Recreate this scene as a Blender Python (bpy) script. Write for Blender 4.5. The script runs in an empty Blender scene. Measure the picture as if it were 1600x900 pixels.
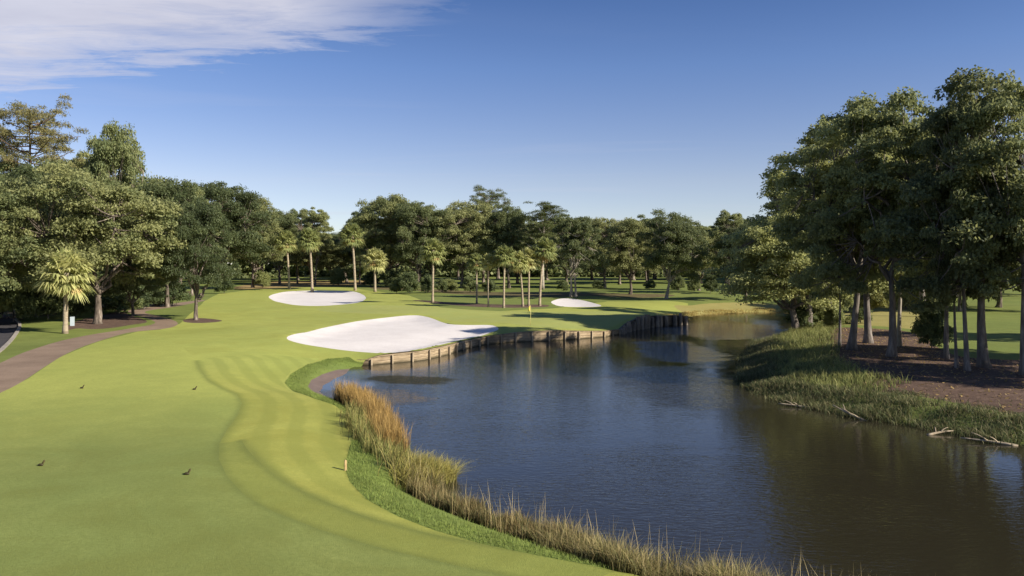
import bpy, math, random
import numpy as np
from mathutils import Vector
from mathutils.geometry import delaunay_2d_cdt

rng = np.random.default_rng(7)
random.seed(7)
SC = bpy.context.scene
COL = SC.collection
R = math.radians

# ------------------------------------------------------------------ camera
CAM_H, FPX, HOR = 8.0, 1250.0, 410.0      # eye height above the pond, focal length and horizon in photo pixels
cd = bpy.data.cameras.new('camera')
cam = bpy.data.objects.new('camera', cd)
COL.objects.link(cam)
cam.location = (0, 0, CAM_H)
cam.rotation_euler = (R(90), 0, 0)
cd.sensor_width = 36
cd.lens = 36 * FPX / 1600
cd.shift_y = -(450 - HOR) / 1600
cd.clip_start = 0.5
cd.clip_end = 6000
SC.camera = cam

def flat(px, py, z=1.0):
    Y = (CAM_H - z) * FPX / (py - HOR)
    return np.array([(px - 800) / FPX * Y, Y])

# ------------------------------------------------------------------ shoreline
# (x px, y px, bank kind, height of the land where it meets the water)
SHORE_PX = [
 (1500,1000,'n',0),(1330,962,'n',0),(1200,937,'n',0),(1100,913,'n',0),(1000,890,'n',0),(900,859,'n',0),(830,836,'n',0),
 (760,811,'n',0),(700,787,'n',0),(668,770,'n',0),(674,758,'n',0),(704,750,'n',0),(655,730,'n',0),(628,712,'n',0),
 (614,690,'n',0),(596,662,'n',0),(570,641,'n',0),(540,625,'n',0),(527,619,'b',0),(519,611,'b',0),(524,602,'b',0),
 (540,592,'b',0),(559,583,'b',0),(563,573.5,'b',0.0),
 (572,570.5,'w',.45),(590,569,'w',.7),(659,563,'w',.8),(697,554,'w',.8),(725,545,'w',.75),(759,537.5,'w',.75),(803,534,'w',.97),
 (866,532,'w',1.08),(909,529,'w',.82),(945,526,'w',.65),(966,522,'w',.55),
 (975,519,'w',.95),(993,515,'w',1.4),(1019,510.5,'w',1.38),(1067,507,'w',1.2),
 (1074,501,'f',.2),(1082,495.5,'f',0),(1110,492,'f',0),(1140,490,'f',0),(1180,488,'f',0),(1215,488,'f',0),(1245,491,'f',0),
 (1255,497,'r',0),(1243,504,'r',0),(1230,514,'r',0),(1205,523,'r',0),(1180,534,'r',0),(1157,560,'r',0),(1153,593,'r',0),
 (1167,610,'r',0),(1190,620,'r',0),(1220,630,'r',0),(1260,638,'r',0),(1293,645,'r',0),(1333,655,'r',0),(1387,662,'r',0),
 (1420,666,'r',0),(1453,673,'r',0),(1503,683,'r',0),(1550,693,'r',0),(1600,700,'r',0)]
SHORE = [(*flat(a, b, 0.0), k, z) for a, b, k, z in SHORE_PX]
SHORE += [(27,31.5,'r',0),(40,29,'r',0),(80,25,'r',0),(160,20,'r',0),(160,-12,'n',0),(80,-2,'n',0),(45,4,'n',0),(25,10,'n',0),(14.5,14.2,'n',0)]
WPOLY = np.array([(s[0], s[1]) for s in SHORE])

def seg_dist(P, poly, closed=True):
    """distance from points to a polyline, plus parameter of nearest segment"""
    A = np.asarray(poly, float)
    B = np.roll(A, -1, 0) if closed else A[1:]
    if not closed: A = A[:-1]
    out = np.full(len(P), 1e9)
    for a, b in zip(A, B):
        ab = b - a
        t = np.clip(((P - a) @ ab) / (ab @ ab + 1e-12), 0, 1)
        d = np.hypot(P[:, 0] - a[0] - t * ab[0], P[:, 1] - a[1] - t * ab[1])
        out = np.minimum(out, d)
    return out

def inside(P, poly):
    A = np.asarray(poly, float); B = np.roll(A, -1, 0)
    c = np.zeros(len(P), bool)
    for a, b in zip(A, B):
        cond = (a[1] > P[:, 1]) != (b[1] > P[:, 1])
        if abs(b[1] - a[1]) < 1e-12: continue
        c ^= cond & (P[:, 0] < (b[0] - a[0]) * (P[:, 1] - a[1]) / (b[1] - a[1]) + a[0])
    return c

def resample(poly, step, closed=True):
    out = []
    n = len(poly)
    for i in range(n if closed else n - 1):
        a, b = np.array(poly[i][:2], float), np.array(poly[(i + 1) % n][:2], float)
        L = np.linalg.norm(b - a)
        st = step(0.5 * (a + b)) if callable(step) else step
        k = max(1, int(math.ceil(L / st)))
        for j in range(k):
            out.append(a + (b - a) * j / k)
    if not closed: out.append(np.array(poly[-1][:2], float))
    return np.array(out)

# profile per bank kind: z1, w1, z2, w2
PROF = {'n': (.5, 2.0, 1.0, 8), 'b': (.28, 2.6, 1.0, 9), 'w': (0.05, 2, .35, 9), 'f': (.35, 2.5, 1.1, 14), 'r': (.55, 2.4, 1.2, 9)}
_S = []
for i in range(len(SHORE)):
    a, b = SHORE[i], SHORE[(i + 1) % len(SHORE)]
    L = math.hypot(b[0] - a[0], b[1] - a[1])
    k = max(1, int(L / (0.6 if L < 30 else 4)))
    for j in range(k):
        t = j / k
        pa, pb = PROF[a[2]], PROF[b[2]]
        ha = a[3] if a[2] == 'w' else a[3] - .1
        hb = b[3] if b[2] == 'w' else b[3] - .1
        h0 = ha * (1 - t) + hb * t
        z1 = (h0 + pa[0] if a[2] == 'w' else pa[0])
        z2 = (1.15 if a[2] == 'w' else pa[2])
        _S.append((a[0] + (b[0] - a[0]) * t, a[1] + (b[1] - a[1]) * t, h0, z1, pa[1], z2, pa[3]))
SMP = np.array(_S)

def sstep(t):
    t = np.clip(t, 0, 1); return t * t * (3 - 2 * t)

MOUNDS = []
for px, py, amp, sx, sy in [(660,492,.55,9,5),(500,452,.5,14,7),(905,466,.6,9,6),(300,540,.25,10,10),(1120,470,.5,10,12),(420,520,.3,8,12),(1000,460,.7,22,14)]:
    p = flat(px, py); MOUNDS.append((p[0], p[1], amp, sx, sy))

TEE_EDGE_PX = [(306,566),(311,575),(322,591),(345,603),(370,613),(378,626),(372,645),(355,668),(343,690),(342,715),(355,740),(385,770),
 (430,793),(500,818),(570,838),(640,853),(720,868),(800,880),(900,893),(1000,907),(1150,930)]
TEE_EDGE = np.array([flat(a, b, 1.0) for a, b in TEE_EDGE_PX])

def h(P):
    P = np.atleast_2d(np.asarray(P, float))
    out = np.zeros(len(P))
    for s in range(0, len(P), 4000):
        Q = P[s:s + 4000]
        D2 = (Q[:, None, 0] - SMP[None, :, 0]) ** 2 + (Q[:, None, 1] - SMP[None, :, 1]) ** 2
        m = D2.min(1)
        d = np.sqrt(m)
        w = np.exp(-(np.sqrt(D2) - d[:, None]) / (0.35 + 0.12 * d[:, None]))
        w /= w.sum(1, keepdims=True)
        A = w @ SMP[:, 2:]
        z = A[:, 0] + (A[:, 1] - A[:, 0]) * sstep(d / A[:, 2]) + (A[:, 3] - A[:, 1]) * sstep(d / A[:, 4])
        far = sstep((d - 3) / 10)
        for mx, my, amp, sx, sy in MOUNDS:
            z = z + far * amp * np.exp(-((Q[:, 0] - mx) / sx) ** 2 - ((Q[:, 1] - my) / sy) ** 2)
        z = z + far * (.10 * np.sin(Q[:, 0] * .11 + 1.3) * np.sin(Q[:, 1] * .083 + .4) + .05 * np.sin(Q[:, 0] * .31) * np.sin(Q[:, 1] * .27 + 2))
        te = seg_dist(Q, TEE_EDGE, False)
        z = z - .05 * np.exp(-(te / 1.2) ** 2) * sstep(d / 3)
        out[s:s + 4000] = z
    return out

def G(px, py):
    """the ground point seen at a photo pixel"""
    p = flat(px, py, 1.0)
    for _ in range(10):
        z = float(h(p)[0])
        p = 0.5 * p + 0.5 * flat(px, py, max(z, 0))
    return p

def GP(pts): return np.array([G(a, b) for a, b in pts])

# ------------------------------------------------------------------ mesh helpers
def mesh_np(name, V, F, mats=(), smooth=False, midx=None, attrs=None):
    V = np.asarray(V, np.float32); 
    me = bpy.data.meshes.new(name)
    Fs = F if isinstance(F, list) else [F]
    Fs = [np.asarray(f, np.int32) for f in Fs if len(f)]
    nl = sum(f.size for f in Fs); npoly = sum(len(f) for f in Fs)
    me.vertices.add(len(V)); me.vertices.foreach_set('co', V.ravel())
    me.loops.add(nl); me.loops.foreach_set('vertex_index', np.concatenate([f.ravel() for f in Fs]))
    tot = np.concatenate([np.full(len(f), f.shape[1], np.int32) for f in Fs])
    st = np.concatenate([[0], np.cumsum(tot)[:-1]]).astype(np.int32)
    me.polygons.add(npoly); me.polygons.foreach_set('loop_start', st)
    for m in mats: me.materials.append(m)
    if midx is not None: me.polygons.foreach_set('material_index', np.asarray(midx, np.int32))
    me.update(calc_edges=True)
    me.polygons.foreach_set('use_smooth', np.full(npoly, smooth, bool))
    for k, (dom, typ, val) in (attrs or {}).items():
        a = me.attributes.new(k, typ, dom)
        a.data.foreach_set('color' if typ == 'FLOAT_COLOR' else 'value', np.asarray(val, np.float32).ravel())
    me.validate()
    return me

def link(name, data, parent=None, loc=None, rz=0, scale=None):
    o = bpy.data.objects.new(name, data); COL.objects.link(o)
    if parent is not None: o.parent = parent
    if loc is not None: o.location = loc
    o.rotation_euler = (0, 0, rz)
    if scale is not None: o.scale = scale
    return o

def tag(o, label, cat, group=None, kind=None):
    if label: o['label'] = label
    if cat: o['category'] = cat
    if group: o['group'] = group
    if kind: o['kind'] = kind
    return o

class MB:
    """collects tubes, boxes and quads into one mesh"""
    def __init__(s): s.V = []; s.Q = []; s.T = []; s.n = 0
    def add(s, V, Q=(), T=()):
        V = np.asarray(V, float)
        if len(Q): s.Q.append(np.asarray(Q, int) + s.n)
        if len(T): s.T.append(np.asarray(T, int) + s.n)
        s.V.append(V); s.n += len(V)
    def tube(s, pts, rad, sides=7, cap=True, jitter=0.0):
        pts = np.asarray(pts, float); n = len(pts)
        rad = np.broadcast_to(np.asarray(rad, float), (n,))
        tan = np.gradient(pts, axis=0); tan /= np.linalg.norm(tan, axis=1, keepdims=True) + 1e-9
        ref = np.array([0., 1, 0]) if abs(tan[0][1]) < .9 else np.array([1., 0, 0])
        V = []
        a = np.arange(sides) * 2 * math.pi / sides
        for p, t, r in zip(pts, tan, rad):
            u = np.cross(ref, t); u /= np.linalg.norm(u) + 1e-9
            v = np.cross(t, u)
            rr = r * (1 + jitter * rng.normal(size=sides))
            V.append(p + np.cos(a)[:, None] * u * rr[:, None] + np.sin(a)[:, None] * v * rr[:, None])
        V = np.concatenate(V)
        i = np.arange(n - 1)[:, None] * sides; j = np.arange(sides)[None, :]; k = (np.arange(sides) + 1) % sides
        Q = np.stack([i + j, i + k[None, :], i + sides + k[None, :], i + sides + j], -1).reshape(-1, 4)
        T = []
        if cap:
            V = np.vstack([V, pts[-1], pts[0]])
            e = len(V) - 2
            T = [((n - 1) * sides + x, (n - 1) * sides + (x + 1) % sides, e) for x in range(sides)] + [((x + 1) % sides, x, e + 1) for x in range(sides)]
        s.add(V, Q, T)
    def box(s, c, size, rz=0, top=None):
        x, y, z = np.array(size) / 2
        V = np.array([(-x,-y,-z),(x,-y,-z),(x,y,-z),(-x,y,-z),(-x,-y,z),(x,-y,z),(x,y,z),(-x,y,z)])
        if top is not None: V[4:, :2] *= top
        cs, sn = math.cos(rz), math.sin(rz)
        V[:, :2] = V[:, :2] @ np.array([[cs, sn], [-sn, cs]])
        s.add(V + np.array(c), [(0,3,2,1),(4,5,6,7),(0,1,5,4),(1,2,6,5),(2,3,7,6),(3,0,4,7)])
    def mesh(s, name, mats, smooth=False, attrs=None):
        F = []
        if s.Q: F.append(np.concatenate(s.Q))
        if s.T: F.append(np.concatenate(s.T))
        return mesh_np(name, np.concatenate(s.V), F, mats, smooth, attrs=attrs)

# ------------------------------------------------------------------ materials
class NT:
    def __init__(s, name):
        s.m = bpy.data.materials.new(name); s.m.use_nodes = True
        s.t = s.m.node_tree; s.t.nodes.clear()
        s.out = s.t.nodes.new('ShaderNodeOutputMaterial')
    def n(s, typ, **kw):
        nd = s.t.nodes.new('ShaderNode' + typ)
        for k, v in kw.items():
            if k.startswith('i_'):
                key = k[2:].replace('_', ' ')
                s.put(nd.inputs[key] if not key.isdigit() else nd.inputs[int(key)], v)
            else: setattr(nd, k, v)
        return nd
    def put(s, sock, v):
        if isinstance(v, bpy.types.NodeSocket): s.t.links.new(v, sock)
        elif isinstance(v, bpy.types.Node): s.t.links.new(v.outputs[0], sock)
        else:
            if isinstance(v, tuple) and len(v) == 3 and sock.type == 'RGBA': v = (*v, 1)
            sock.default_value = v
    def math(s, op, a, b=0.0, c=0.0, clamp=False):
        nd = s.t.nodes.new('ShaderNodeMath'); nd.operation = op; nd.use_clamp = clamp
        s.put(nd.inputs[0], a); s.put(nd.inputs[1], b); s.put(nd.inputs[2], c)
        return nd.outputs[0]
    def noise(s, vec, scale, detail=3, rough=.55, dist=0.0, stretch=None):
        if stretch:
            mp = s.n('Mapping'); s.put(mp.inputs['Vector'], vec); mp.inputs['Scale'].default_value = stretch; vec = mp.outputs[0]
        nd = s.t.nodes.new('ShaderNodeTexNoise')
        s.put(nd.inputs['Vector'], vec)
        nd.inputs['Scale'].default_value = scale; nd.inputs['Detail'].default_value = detail
        nd.inputs['Roughness'].default_value = rough; nd.inputs['Distortion'].default_value = dist
        return nd.outputs[0]
    def ramp(s, fac, stops):
        nd = s.t.nodes.new('ShaderNodeValToRGB'); s.put(nd.inputs[0], fac)
        e = nd.color_ramp.elements
        while len(e) < len(stops): e.new(.5)
        for x, (p, c) in zip(e, stops):
            x.position = p; x.color = (*c, 1) if isinstance(c, tuple) else (c, c, c, 1)
        return nd.outputs[0]
    def mix(s, fac, a, b, mode='MIX'):
        nd = s.t.nodes.new('ShaderNodeMix'); nd.data_type = 'RGBA'; nd.blend_type = mode
        s.put(nd.inputs[0], fac); s.put(nd.inputs[6], a); s.put(nd.inputs[7], b)
        return nd.outputs[2]
    def pos(s): return s.n('NewGeometry').outputs['Position']
    def obj(s): return s.n('TexCoord').outputs['Object']
    def attr(s, name): 
        nd = s.n('Attribute'); nd.attribute_name = name
        return nd
    def bump(s, hgt, strength, dist):
        nd = s.t.nodes.new('ShaderNodeBump'); s.put(nd.inputs['Height'], hgt)
        s.put(nd.inputs['Strength'], strength); s.put(nd.inputs['Distance'], dist)
        return nd.outputs[0]
    def principled(s, col, rough=.8, spec=.3, normal=None, **kw):
        b = s.n('BsdfPrincipled')
        s.put(b.inputs['Base Color'], col); s.put(b.inputs['Roughness'], rough); s.put(b.inputs['Specular IOR Level'], spec)
        if normal is not None: s.put(b.inputs['Normal'], normal)
        for k, v in kw.items(): s.put(b.inputs[k.replace('_', ' ')], v)
        return b
    def done(s, shader):
        s.t.links.new(shader.outputs[0] if isinstance(shader, bpy.types.Node) else shader, s.out.inputs[0]); return s.m

def mat_turf(name, c1, c2, dark, stripes=0.0, fine=1.0, seed=0.0, far=None, bands=None):
    m = NT(name); p = m.pos()
    mp = m.n('Mapping'); m.put(mp.inputs[0], p); mp.inputs['Location'].default_value = (seed, seed * 1.7, 0); p = mp.outputs[0]
    big = m.noise(p, .07, 4, .6, .4); mid = m.noise(p, .6, 4, .65); blot = m.noise(p, .22, 5, .7, 1.0); fin = m.noise(p, 7, 4, .75); tiny = m.noise(p, 30, 2, .7)
    c = m.mix(m.ramp(big, [(.35, 0.0), (.65, 1.0)]), c1, c2)
    c = m.mix(m.math('MULTIPLY', m.ramp(mid, [(.40, 1.0), (.66, 0.0)]), .35), c, dark)
    c = m.mix(m.math('MULTIPLY', m.ramp(blot, [(.44, 0.0), (.66, 1.0)]), .65), c, tuple(a * k for a, k in zip(dark, (1.25, 1.1, 1.0))))
    if far:      # blends to fairway colour with distance; on the tee this paints in grazing-angle brightness
        (f1, f2, fd), y0, y1 = far
        yy = m.n('SeparateXYZ', i_0=m.pos()).outputs[1]
        k = m.math('DIVIDE', m.math('SUBTRACT', m.math('ADD', yy, m.math('MULTIPLY', m.math('SUBTRACT', big, .5), 10.0)), y0), y1 - y0, clamp=True)
        c = m.mix(k, c, m.mix(m.math('MULTIPLY', m.ramp(mid, [(.40, 1.0), (.66, 0.0)]), .35), m.mix(m.ramp(big, [(.35, 0.0), (.65, 1.0)]), f1, f2), fd))
        dark = m.mix(k, dark, fd)
    v = m.math('ADD', m.math('MULTIPLY', m.ramp(fin, [(.36, 0.0), (.64, 1.0)]), .36 * fine), m.math('MULTIPLY', m.ramp(tiny, [(.3, 0.0), (.7, 1.0)]), .26 * fine))
    c = m.mix(m.math('MULTIPLY', v, 1.0), c, dark)
    if stripes:
        d = m.attr('mow').outputs['Fac']
        wob = m.math('ADD', m.math('MULTIPLY', d, 4.6), m.math('MULTIPLY', mid, 2.6))
        s_ = m.ramp(m.math('MULTIPLY', m.math('ADD', m.math('SINE', wob), 1.0), .5), [(.25, 0.0), (.75, 1.0)])
        c = m.mix(m.math('MULTIPLY', s_, stripes), c, dark)
    if bands:    # longer fringe left between two widths of the mower
        wv = m.math('MULTIPLY', m.math('SUBTRACT', mid, .5), .28)
        for nm, wd, st in (('mow', .2, .45), ('cut', .26, .55)):
            d = m.math('DIVIDE', m.math('ADD', m.attr(nm).outputs['Fac'], wv), wd)
            g = m.math('POWER', 2.718, m.math('MULTIPLY', m.math('MULTIPLY', d, d), -1.0))
            c = m.mix(m.math('MULTIPLY', g, st), c, tuple(x * .82 for x in bands))
    nrm = m.bump(m.math('ADD', fin, tiny), .5, .03)
    return m.done(m.principled(c, .85, .15, nrm))

def mat_noise(name, stops, scale, rough=.85, bump=.4, bdist=.03, detail=6, spec=.2, stretch=None, local=False, scale2=None):
    m = NT(name); p = m.obj() if local else m.pos()
    nz = m.noise(p, scale, detail, .65, 0, stretch)
    if scale2: nz = m.math('ADD', m.math('MULTIPLY', nz, .6), m.math('MULTIPLY', m.noise(p, scale2, 4, .6), .4))
    return m.done(m.principled(m.ramp(nz, stops), rough, spec, m.bump(nz, bump, bdist)))

def mat_leaf(name, cols, trans=.40, spec=.25, hueobj=.75):
    """cols: dark, mid, light leaf colours; tone attribute varies leaf by leaf, object random tree by tree"""
    m = NT(name)
    tone = m.attr('tone').outputs['Fac']
    oi = m.n('ObjectInfo').outputs['Random']
    nz = m.noise(m.obj(), .32, 2, .5)
    f = m.math('ADD', m.math('MULTIPLY', tone, .55), m.math('ADD', m.math('MULTIPLY', nz, .55), m.math('MULTIPLY', m.math('SUBTRACT', oi, .5), hueobj)))
    c = m.ramp(f, [(.15, cols[0]), (.5, cols[1]), (.85, cols[2])])
    d = m.principled(c, .55, spec)
    t = m.n('BsdfTranslucent'); m.put(t.inputs[0], m.mix(.5, c, (c_ := tuple(x * 1.3 for x in cols[2]))))
    mx = m.n('MixShader'); mx.inputs[0].default_value = trans
    m.t.links.new(d.outputs[0], mx.inputs[1]); m.t.links.new(t.outputs[0], mx.inputs[2])
    return m.done(mx)

def mat_blade(name, trans=.3, gain=1.0):
    m = NT(name)
    c = m.attr('tint').outputs['Color']
    d = m.principled(c, .6, .2)
    t = m.n('BsdfTranslucent'); m.put(t.inputs[0], c)
    mx = m.n('MixShader'); mx.inputs[0].default_value = trans
    m.t.links.new(d.outputs[0], mx.inputs[1]); m.t.links.new(t.outputs[0], mx.inputs[2])
    return m.done(mx)

M = {}
M['fairway'] = mat_turf('fairway_turf', (.345,.375,.09), (.42,.425,.105), (.23,.262,.06), stripes=.0)
M['tee'] = mat_turf('tee_turf', (.205,.255,.07), (.26,.285,.08), (.14,.17,.042), fine=1.3, seed=31, bands=(.14,.17,.042), far=(((.345,.375,.09), (.42,.425,.105), (.23,.262,.06)), 29.0, 44.0))
M['apron'] = mat_turf('apron_turf', (.335,.345,.077), (.42,.40,.096), (.215,.235,.048), stripes=.5, seed=12, bands=(.14,.17,.042), far=(((.345,.375,.09), (.42,.425,.105), (.23,.262,.06)), 44.0, 56.0))
M['collar'] = mat_turf('collar_turf', (.25,.275,.064), (.31,.32,.077), (.16,.185,.04), seed=5, bands=(.14,.17,.042))
M['mowline'] = mat_turf('edge_cut_turf', (.17,.21,.052), (.20,.235,.057), (.12,.15,.036), seed=5)
M['rough'] = mat_turf('rough_grass', (.19,.25,.055), (.25,.295,.07), (.12,.16,.036), fine=1.4, seed=3)
M['ground'] = mat_turf('ground_grass', (.19,.235,.055), (.25,.275,.07), (.11,.14,.036), fine=1.2, seed=9)
M['green'] = mat_turf('green_turf', (.31,.34,.10), (.36,.36,.11), (.25,.285,.08), fine=.6, seed=17)
M['sand'] = mat_noise('bunker_sand', [(.32, (.57,.53,.505)), (.68, (.70,.66,.63))], .35, .9, .6, .08, scale2=5)
M['mulch'] = mat_noise('bark_mulch', [(.3, (.055,.034,.025)), (.55, (.125,.08,.058)), (.75, (.25,.18,.13))], 2.2, .95, .8, .06, scale2=14)
M['straw'] = mat_noise('pine_straw', [(.3, (.20,.14,.06)), (.6, (.33,.24,.10)), (.8, (.28,.27,.09))], .5, .95, .5, .05, scale2=6)
M['litter'] = mat_noise('leaf_litter', [(.3, (.06,.05,.022)), (.55, (.13,.105,.045)), (.75, (.18,.17,.055))], 1.2, .95, .8, .06, scale2=9)  # dark litter tone; on the middle strip it paints in tree shade
M['mud'] = mat_noise('pond_mud', [(.3, (.11,.075,.05)), (.7, (.21,.15,.11))], 1.2, .5, .4, .03, spec=.5, scale2=8)
M['path'] = mat_noise('path_asphalt', [(.3, (.16,.112,.078)), (.7, (.31,.225,.16))], .35, .9, .25, .01, scale2=9)
M['road'] = mat_noise('road_asphalt', [(.3, (.045,.042,.045)), (.7, (.075,.07,.072))], 1.1, .85, .3, .01, scale2=30)
M['kerb'] = mat_noise('kerb_concrete', [(.3, (.22,.195,.165)), (.7, (.36,.325,.28))], 2, .9, .2, .01)
M['tan'] = mat_turf('tan_shore_grass', (.34,.29,.10), (.42,.36,.14), (.24,.22,.07), fine=1.3, seed=21)
M['bark'] = mat_noise('oak_bark', [(.36, (.05,.04,.03)), (.52, (.15,.12,.095)), (.66, (.34,.29,.235))], 2.2, .95, .9, .06, stretch=(1,1,.25), local=True)
M['pale_bark'] = mat_noise('pale_bark', [(.3, (.16,.135,.10)), (.7, (.46,.41,.34))], 2.0, .95, .7, .05, stretch=(1,1,.3), local=True)
M['dark_bark'] = mat_noise('dark_bark', [(.3, (.07,.06,.053)), (.52, (.17,.145,.125)), (.72, (.30,.265,.235))], 2.6, .95, .9, .06, stretch=(1,1,.25), local=True)
M['pine_bark'] = mat_noise('pine_bark', [(.3, (.09,.055,.038)), (.7, (.23,.15,.105))], 3, .95, .9, .06, stretch=(1,1,.4), local=True)
M['palm_bark'] = mat_noise('palm_bark', [(.3, (.20,.155,.105)), (.7, (.42,.35,.25))], 2.2, .95, .9, .05, stretch=(.6,.6,3), local=True)
M['leaf_oak'] = mat_leaf('oak_leaves', ((0.066,0.088,0.038), (0.148,0.176,0.073), (0.285,0.292,0.118)))
M['leaf_right'] = mat_leaf('hardwood_leaves', ((0.065,0.084,0.043), (0.174,0.203,0.090), (0.429,0.437,0.168)))
M['leaf_pine'] = mat_leaf('pine_needles', ((0.070,0.096,0.031), (0.145,0.172,0.056), (0.255,0.228,0.095)))
M['leaf_far'] = mat_leaf('far_leaves', ((0.067,0.092,0.041), (0.147,0.180,0.076), (0.268,0.285,0.115)), hueobj=.7)
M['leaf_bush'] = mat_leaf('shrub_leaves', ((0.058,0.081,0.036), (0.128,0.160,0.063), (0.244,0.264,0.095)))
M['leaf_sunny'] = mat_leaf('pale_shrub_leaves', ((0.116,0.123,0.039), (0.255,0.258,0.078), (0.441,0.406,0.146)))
M['frond'] = mat_leaf('palm_fronds', ((.17,.21,.075), (.31,.335,.115), (.50,.485,.20)), trans=.35, spec=.4)
M['dead_frond'] = mat_leaf('dead_palm_fronds', ((.22,.15,.06), (.38,.26,.10), (.48,.36,.16)), trans=.25)
M['timber'] = None
M['blade'] = mat_blade('grass_blades')
def mat_timber(name, stops, plank=.28):
    m = NT(name); p = m.pos()
    nz = m.noise(p, 1.4, 6, .7, 0, (1, 1, 6)); n2 = m.noise(p, .25, 3, .5)
    c = m.ramp(m.math('ADD', m.math('MULTIPLY', nz, .65), m.math('MULTIPLY', n2, .35)), stops)
    z = m.n('SeparateXYZ', i_0=p).outputs[2]
    fr = m.math('FRACT', m.math('DIVIDE', z, plank))
    gap = m.math('LESS_THAN', fr, .09)
    c = m.mix(m.math('MULTIPLY', gap, .75), c, (.05,.04,.03))
    # waterline stain
    c = m.mix(m.ramp(m.math('ADD', z, m.math('MULTIPLY', nz, .2)), [(.16, .75), (.34, 0.0)]), c, (.07,.06,.035))
    return m.done(m.principled(c, .9, .15, m.bump(m.math('SUBTRACT', nz, m.math('MULTIPLY', gap, 1.2)), .7, .03)))
M['timber'] = mat_timber('weathered_planks', [(.34, (.17,.125,.075)), (.52, (.34,.26,.165)), (.7, (.47,.38,.26))])
M['timber_dark'] = mat_timber('dark_planks', [(.3, (.10,.08,.058)), (.7, (.22,.18,.13))])
M['post'] = mat_noise('timber_posts', [(.3, (.20,.155,.10)), (.7, (.46,.37,.25))], 3, .9, .7, .02, stretch=(1,1,.3))
M['piling'] = mat_noise('old_pilings', [(.3, (.11,.09,.07)), (.55, (.28,.235,.18)), (.8, (.46,.40,.31))], 2, .95, .9, .05, stretch=(1,1,.35))

def mat_water():
    m = NT('pond_water'); p = m.pos()
    calm = m.noise(p, .055, 3, .55, .6, (1, .55, 1))
    px, py, pz = (m.n('SeparateXYZ', i_0=p).outputs[i] for i in range(3))
    rip = m.ramp(calm, [(.35, .08), (.7, .26)])
    # patches ruffled by the wind
    for (cx, cy, ax, ay, am) in ((-3.5, 37, 10, 12, .26), (6, 28, 10, 9, .33), (25, 96, 9, 15, 1.9), (11, 52, 5, 12, .45), (15, 72, 4, 12, .9), (-9, 47, 5, 4, .6)):
        e = m.math('ADD', m.math('POWER', m.math('DIVIDE', m.math('SUBTRACT', px, cx), ax), 2.0), m.math('POWER', m.math('DIVIDE', m.math('SUBTRACT', py, cy), ay), 2.0))
        e = m.math('ADD', e, m.math('MULTIPLY', m.math('SUBTRACT', m.noise(p, .22, 4, .6, 0, (.6, 1.4, 1)), .5), 2.2))
        rip = m.math('MAXIMUM', rip, m.math('MULTIPLY', m.ramp(e, [(.2, 1.0), (1.2, 0.0)]), am))
    # sheltered smooth patch off the bulkhead, and the still inlet
    for (cx, cy, ax, ay) in ((-12.0, 52.5, 4, 2.2),):
        e = m.math('ADD', m.math('POWER', m.math('DIVIDE', m.math('SUBTRACT', px, cx), ax), 2.0), m.math('POWER', m.math('DIVIDE', m.math('SUBTRACT', py, cy), ay), 2.0))
        e = m.math('ADD', e, m.math('MULTIPLY', m.math('SUBTRACT', m.noise(p, .8, 3), .5), .8))
        rip = m.math('MULTIPLY', rip, m.ramp(e, [(.45, 0.10), (1.25, 1.0)]))
    def rot(v, a, sc):
        mp = m.n('Mapping'); m.put(mp.inputs[0], v); mp.inputs['Rotation'].default_value = (0, 0, a); mp.inputs['Scale'].default_value = sc; return mp.outputs[0]
    a = m.noise(rot(p, .5, (1.0, 2.4, 1)), 2.1, 3, .5, .5)
    b = m.noise(rot(p, -.7, (1.0, 2.0, 1)), 4.2, 2, .5, .3)
    c = m.noise(p, .5, 2, .5)
    hg = m.math('ADD', m.math('ADD', m.math('MULTIPLY', a, 1.0), m.math('MULTIPLY', b, .5)), m.math('MULTIPLY', c, .6))
    nrm = m.bump(hg, m.math('MULTIPLY', rip, .52), .115)
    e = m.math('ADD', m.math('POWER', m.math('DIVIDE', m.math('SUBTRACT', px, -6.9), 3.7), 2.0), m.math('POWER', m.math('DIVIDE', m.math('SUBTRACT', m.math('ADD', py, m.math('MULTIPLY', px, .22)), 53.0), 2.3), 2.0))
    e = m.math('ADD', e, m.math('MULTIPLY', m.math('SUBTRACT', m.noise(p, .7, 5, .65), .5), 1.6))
    dark_patch = m.ramp(e, [(.5, 1.0), (1.15, 0.0)])  # irregular dark olive patch that reflects less than the open water
    col = m.mix(dark_patch, (.025,.022,.013), (.030,.027,.012))
    bs = m.principled(col, .035, m.math('SUBTRACT', .5, m.math('MULTIPLY', dark_patch, .36)), nrm, IOR=m.math('SUBTRACT', 1.40, m.math('MULTIPLY', dark_patch, .33)))
    return m.done(bs)
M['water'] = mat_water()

def mat_plain(name, col, rough=.6, spec=.3):
    return mat_noise(name, [(.3, tuple(x * .82 for x in col)), (.7, col)], 6, rough, .1, .005, spec=spec, local=True)

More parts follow.
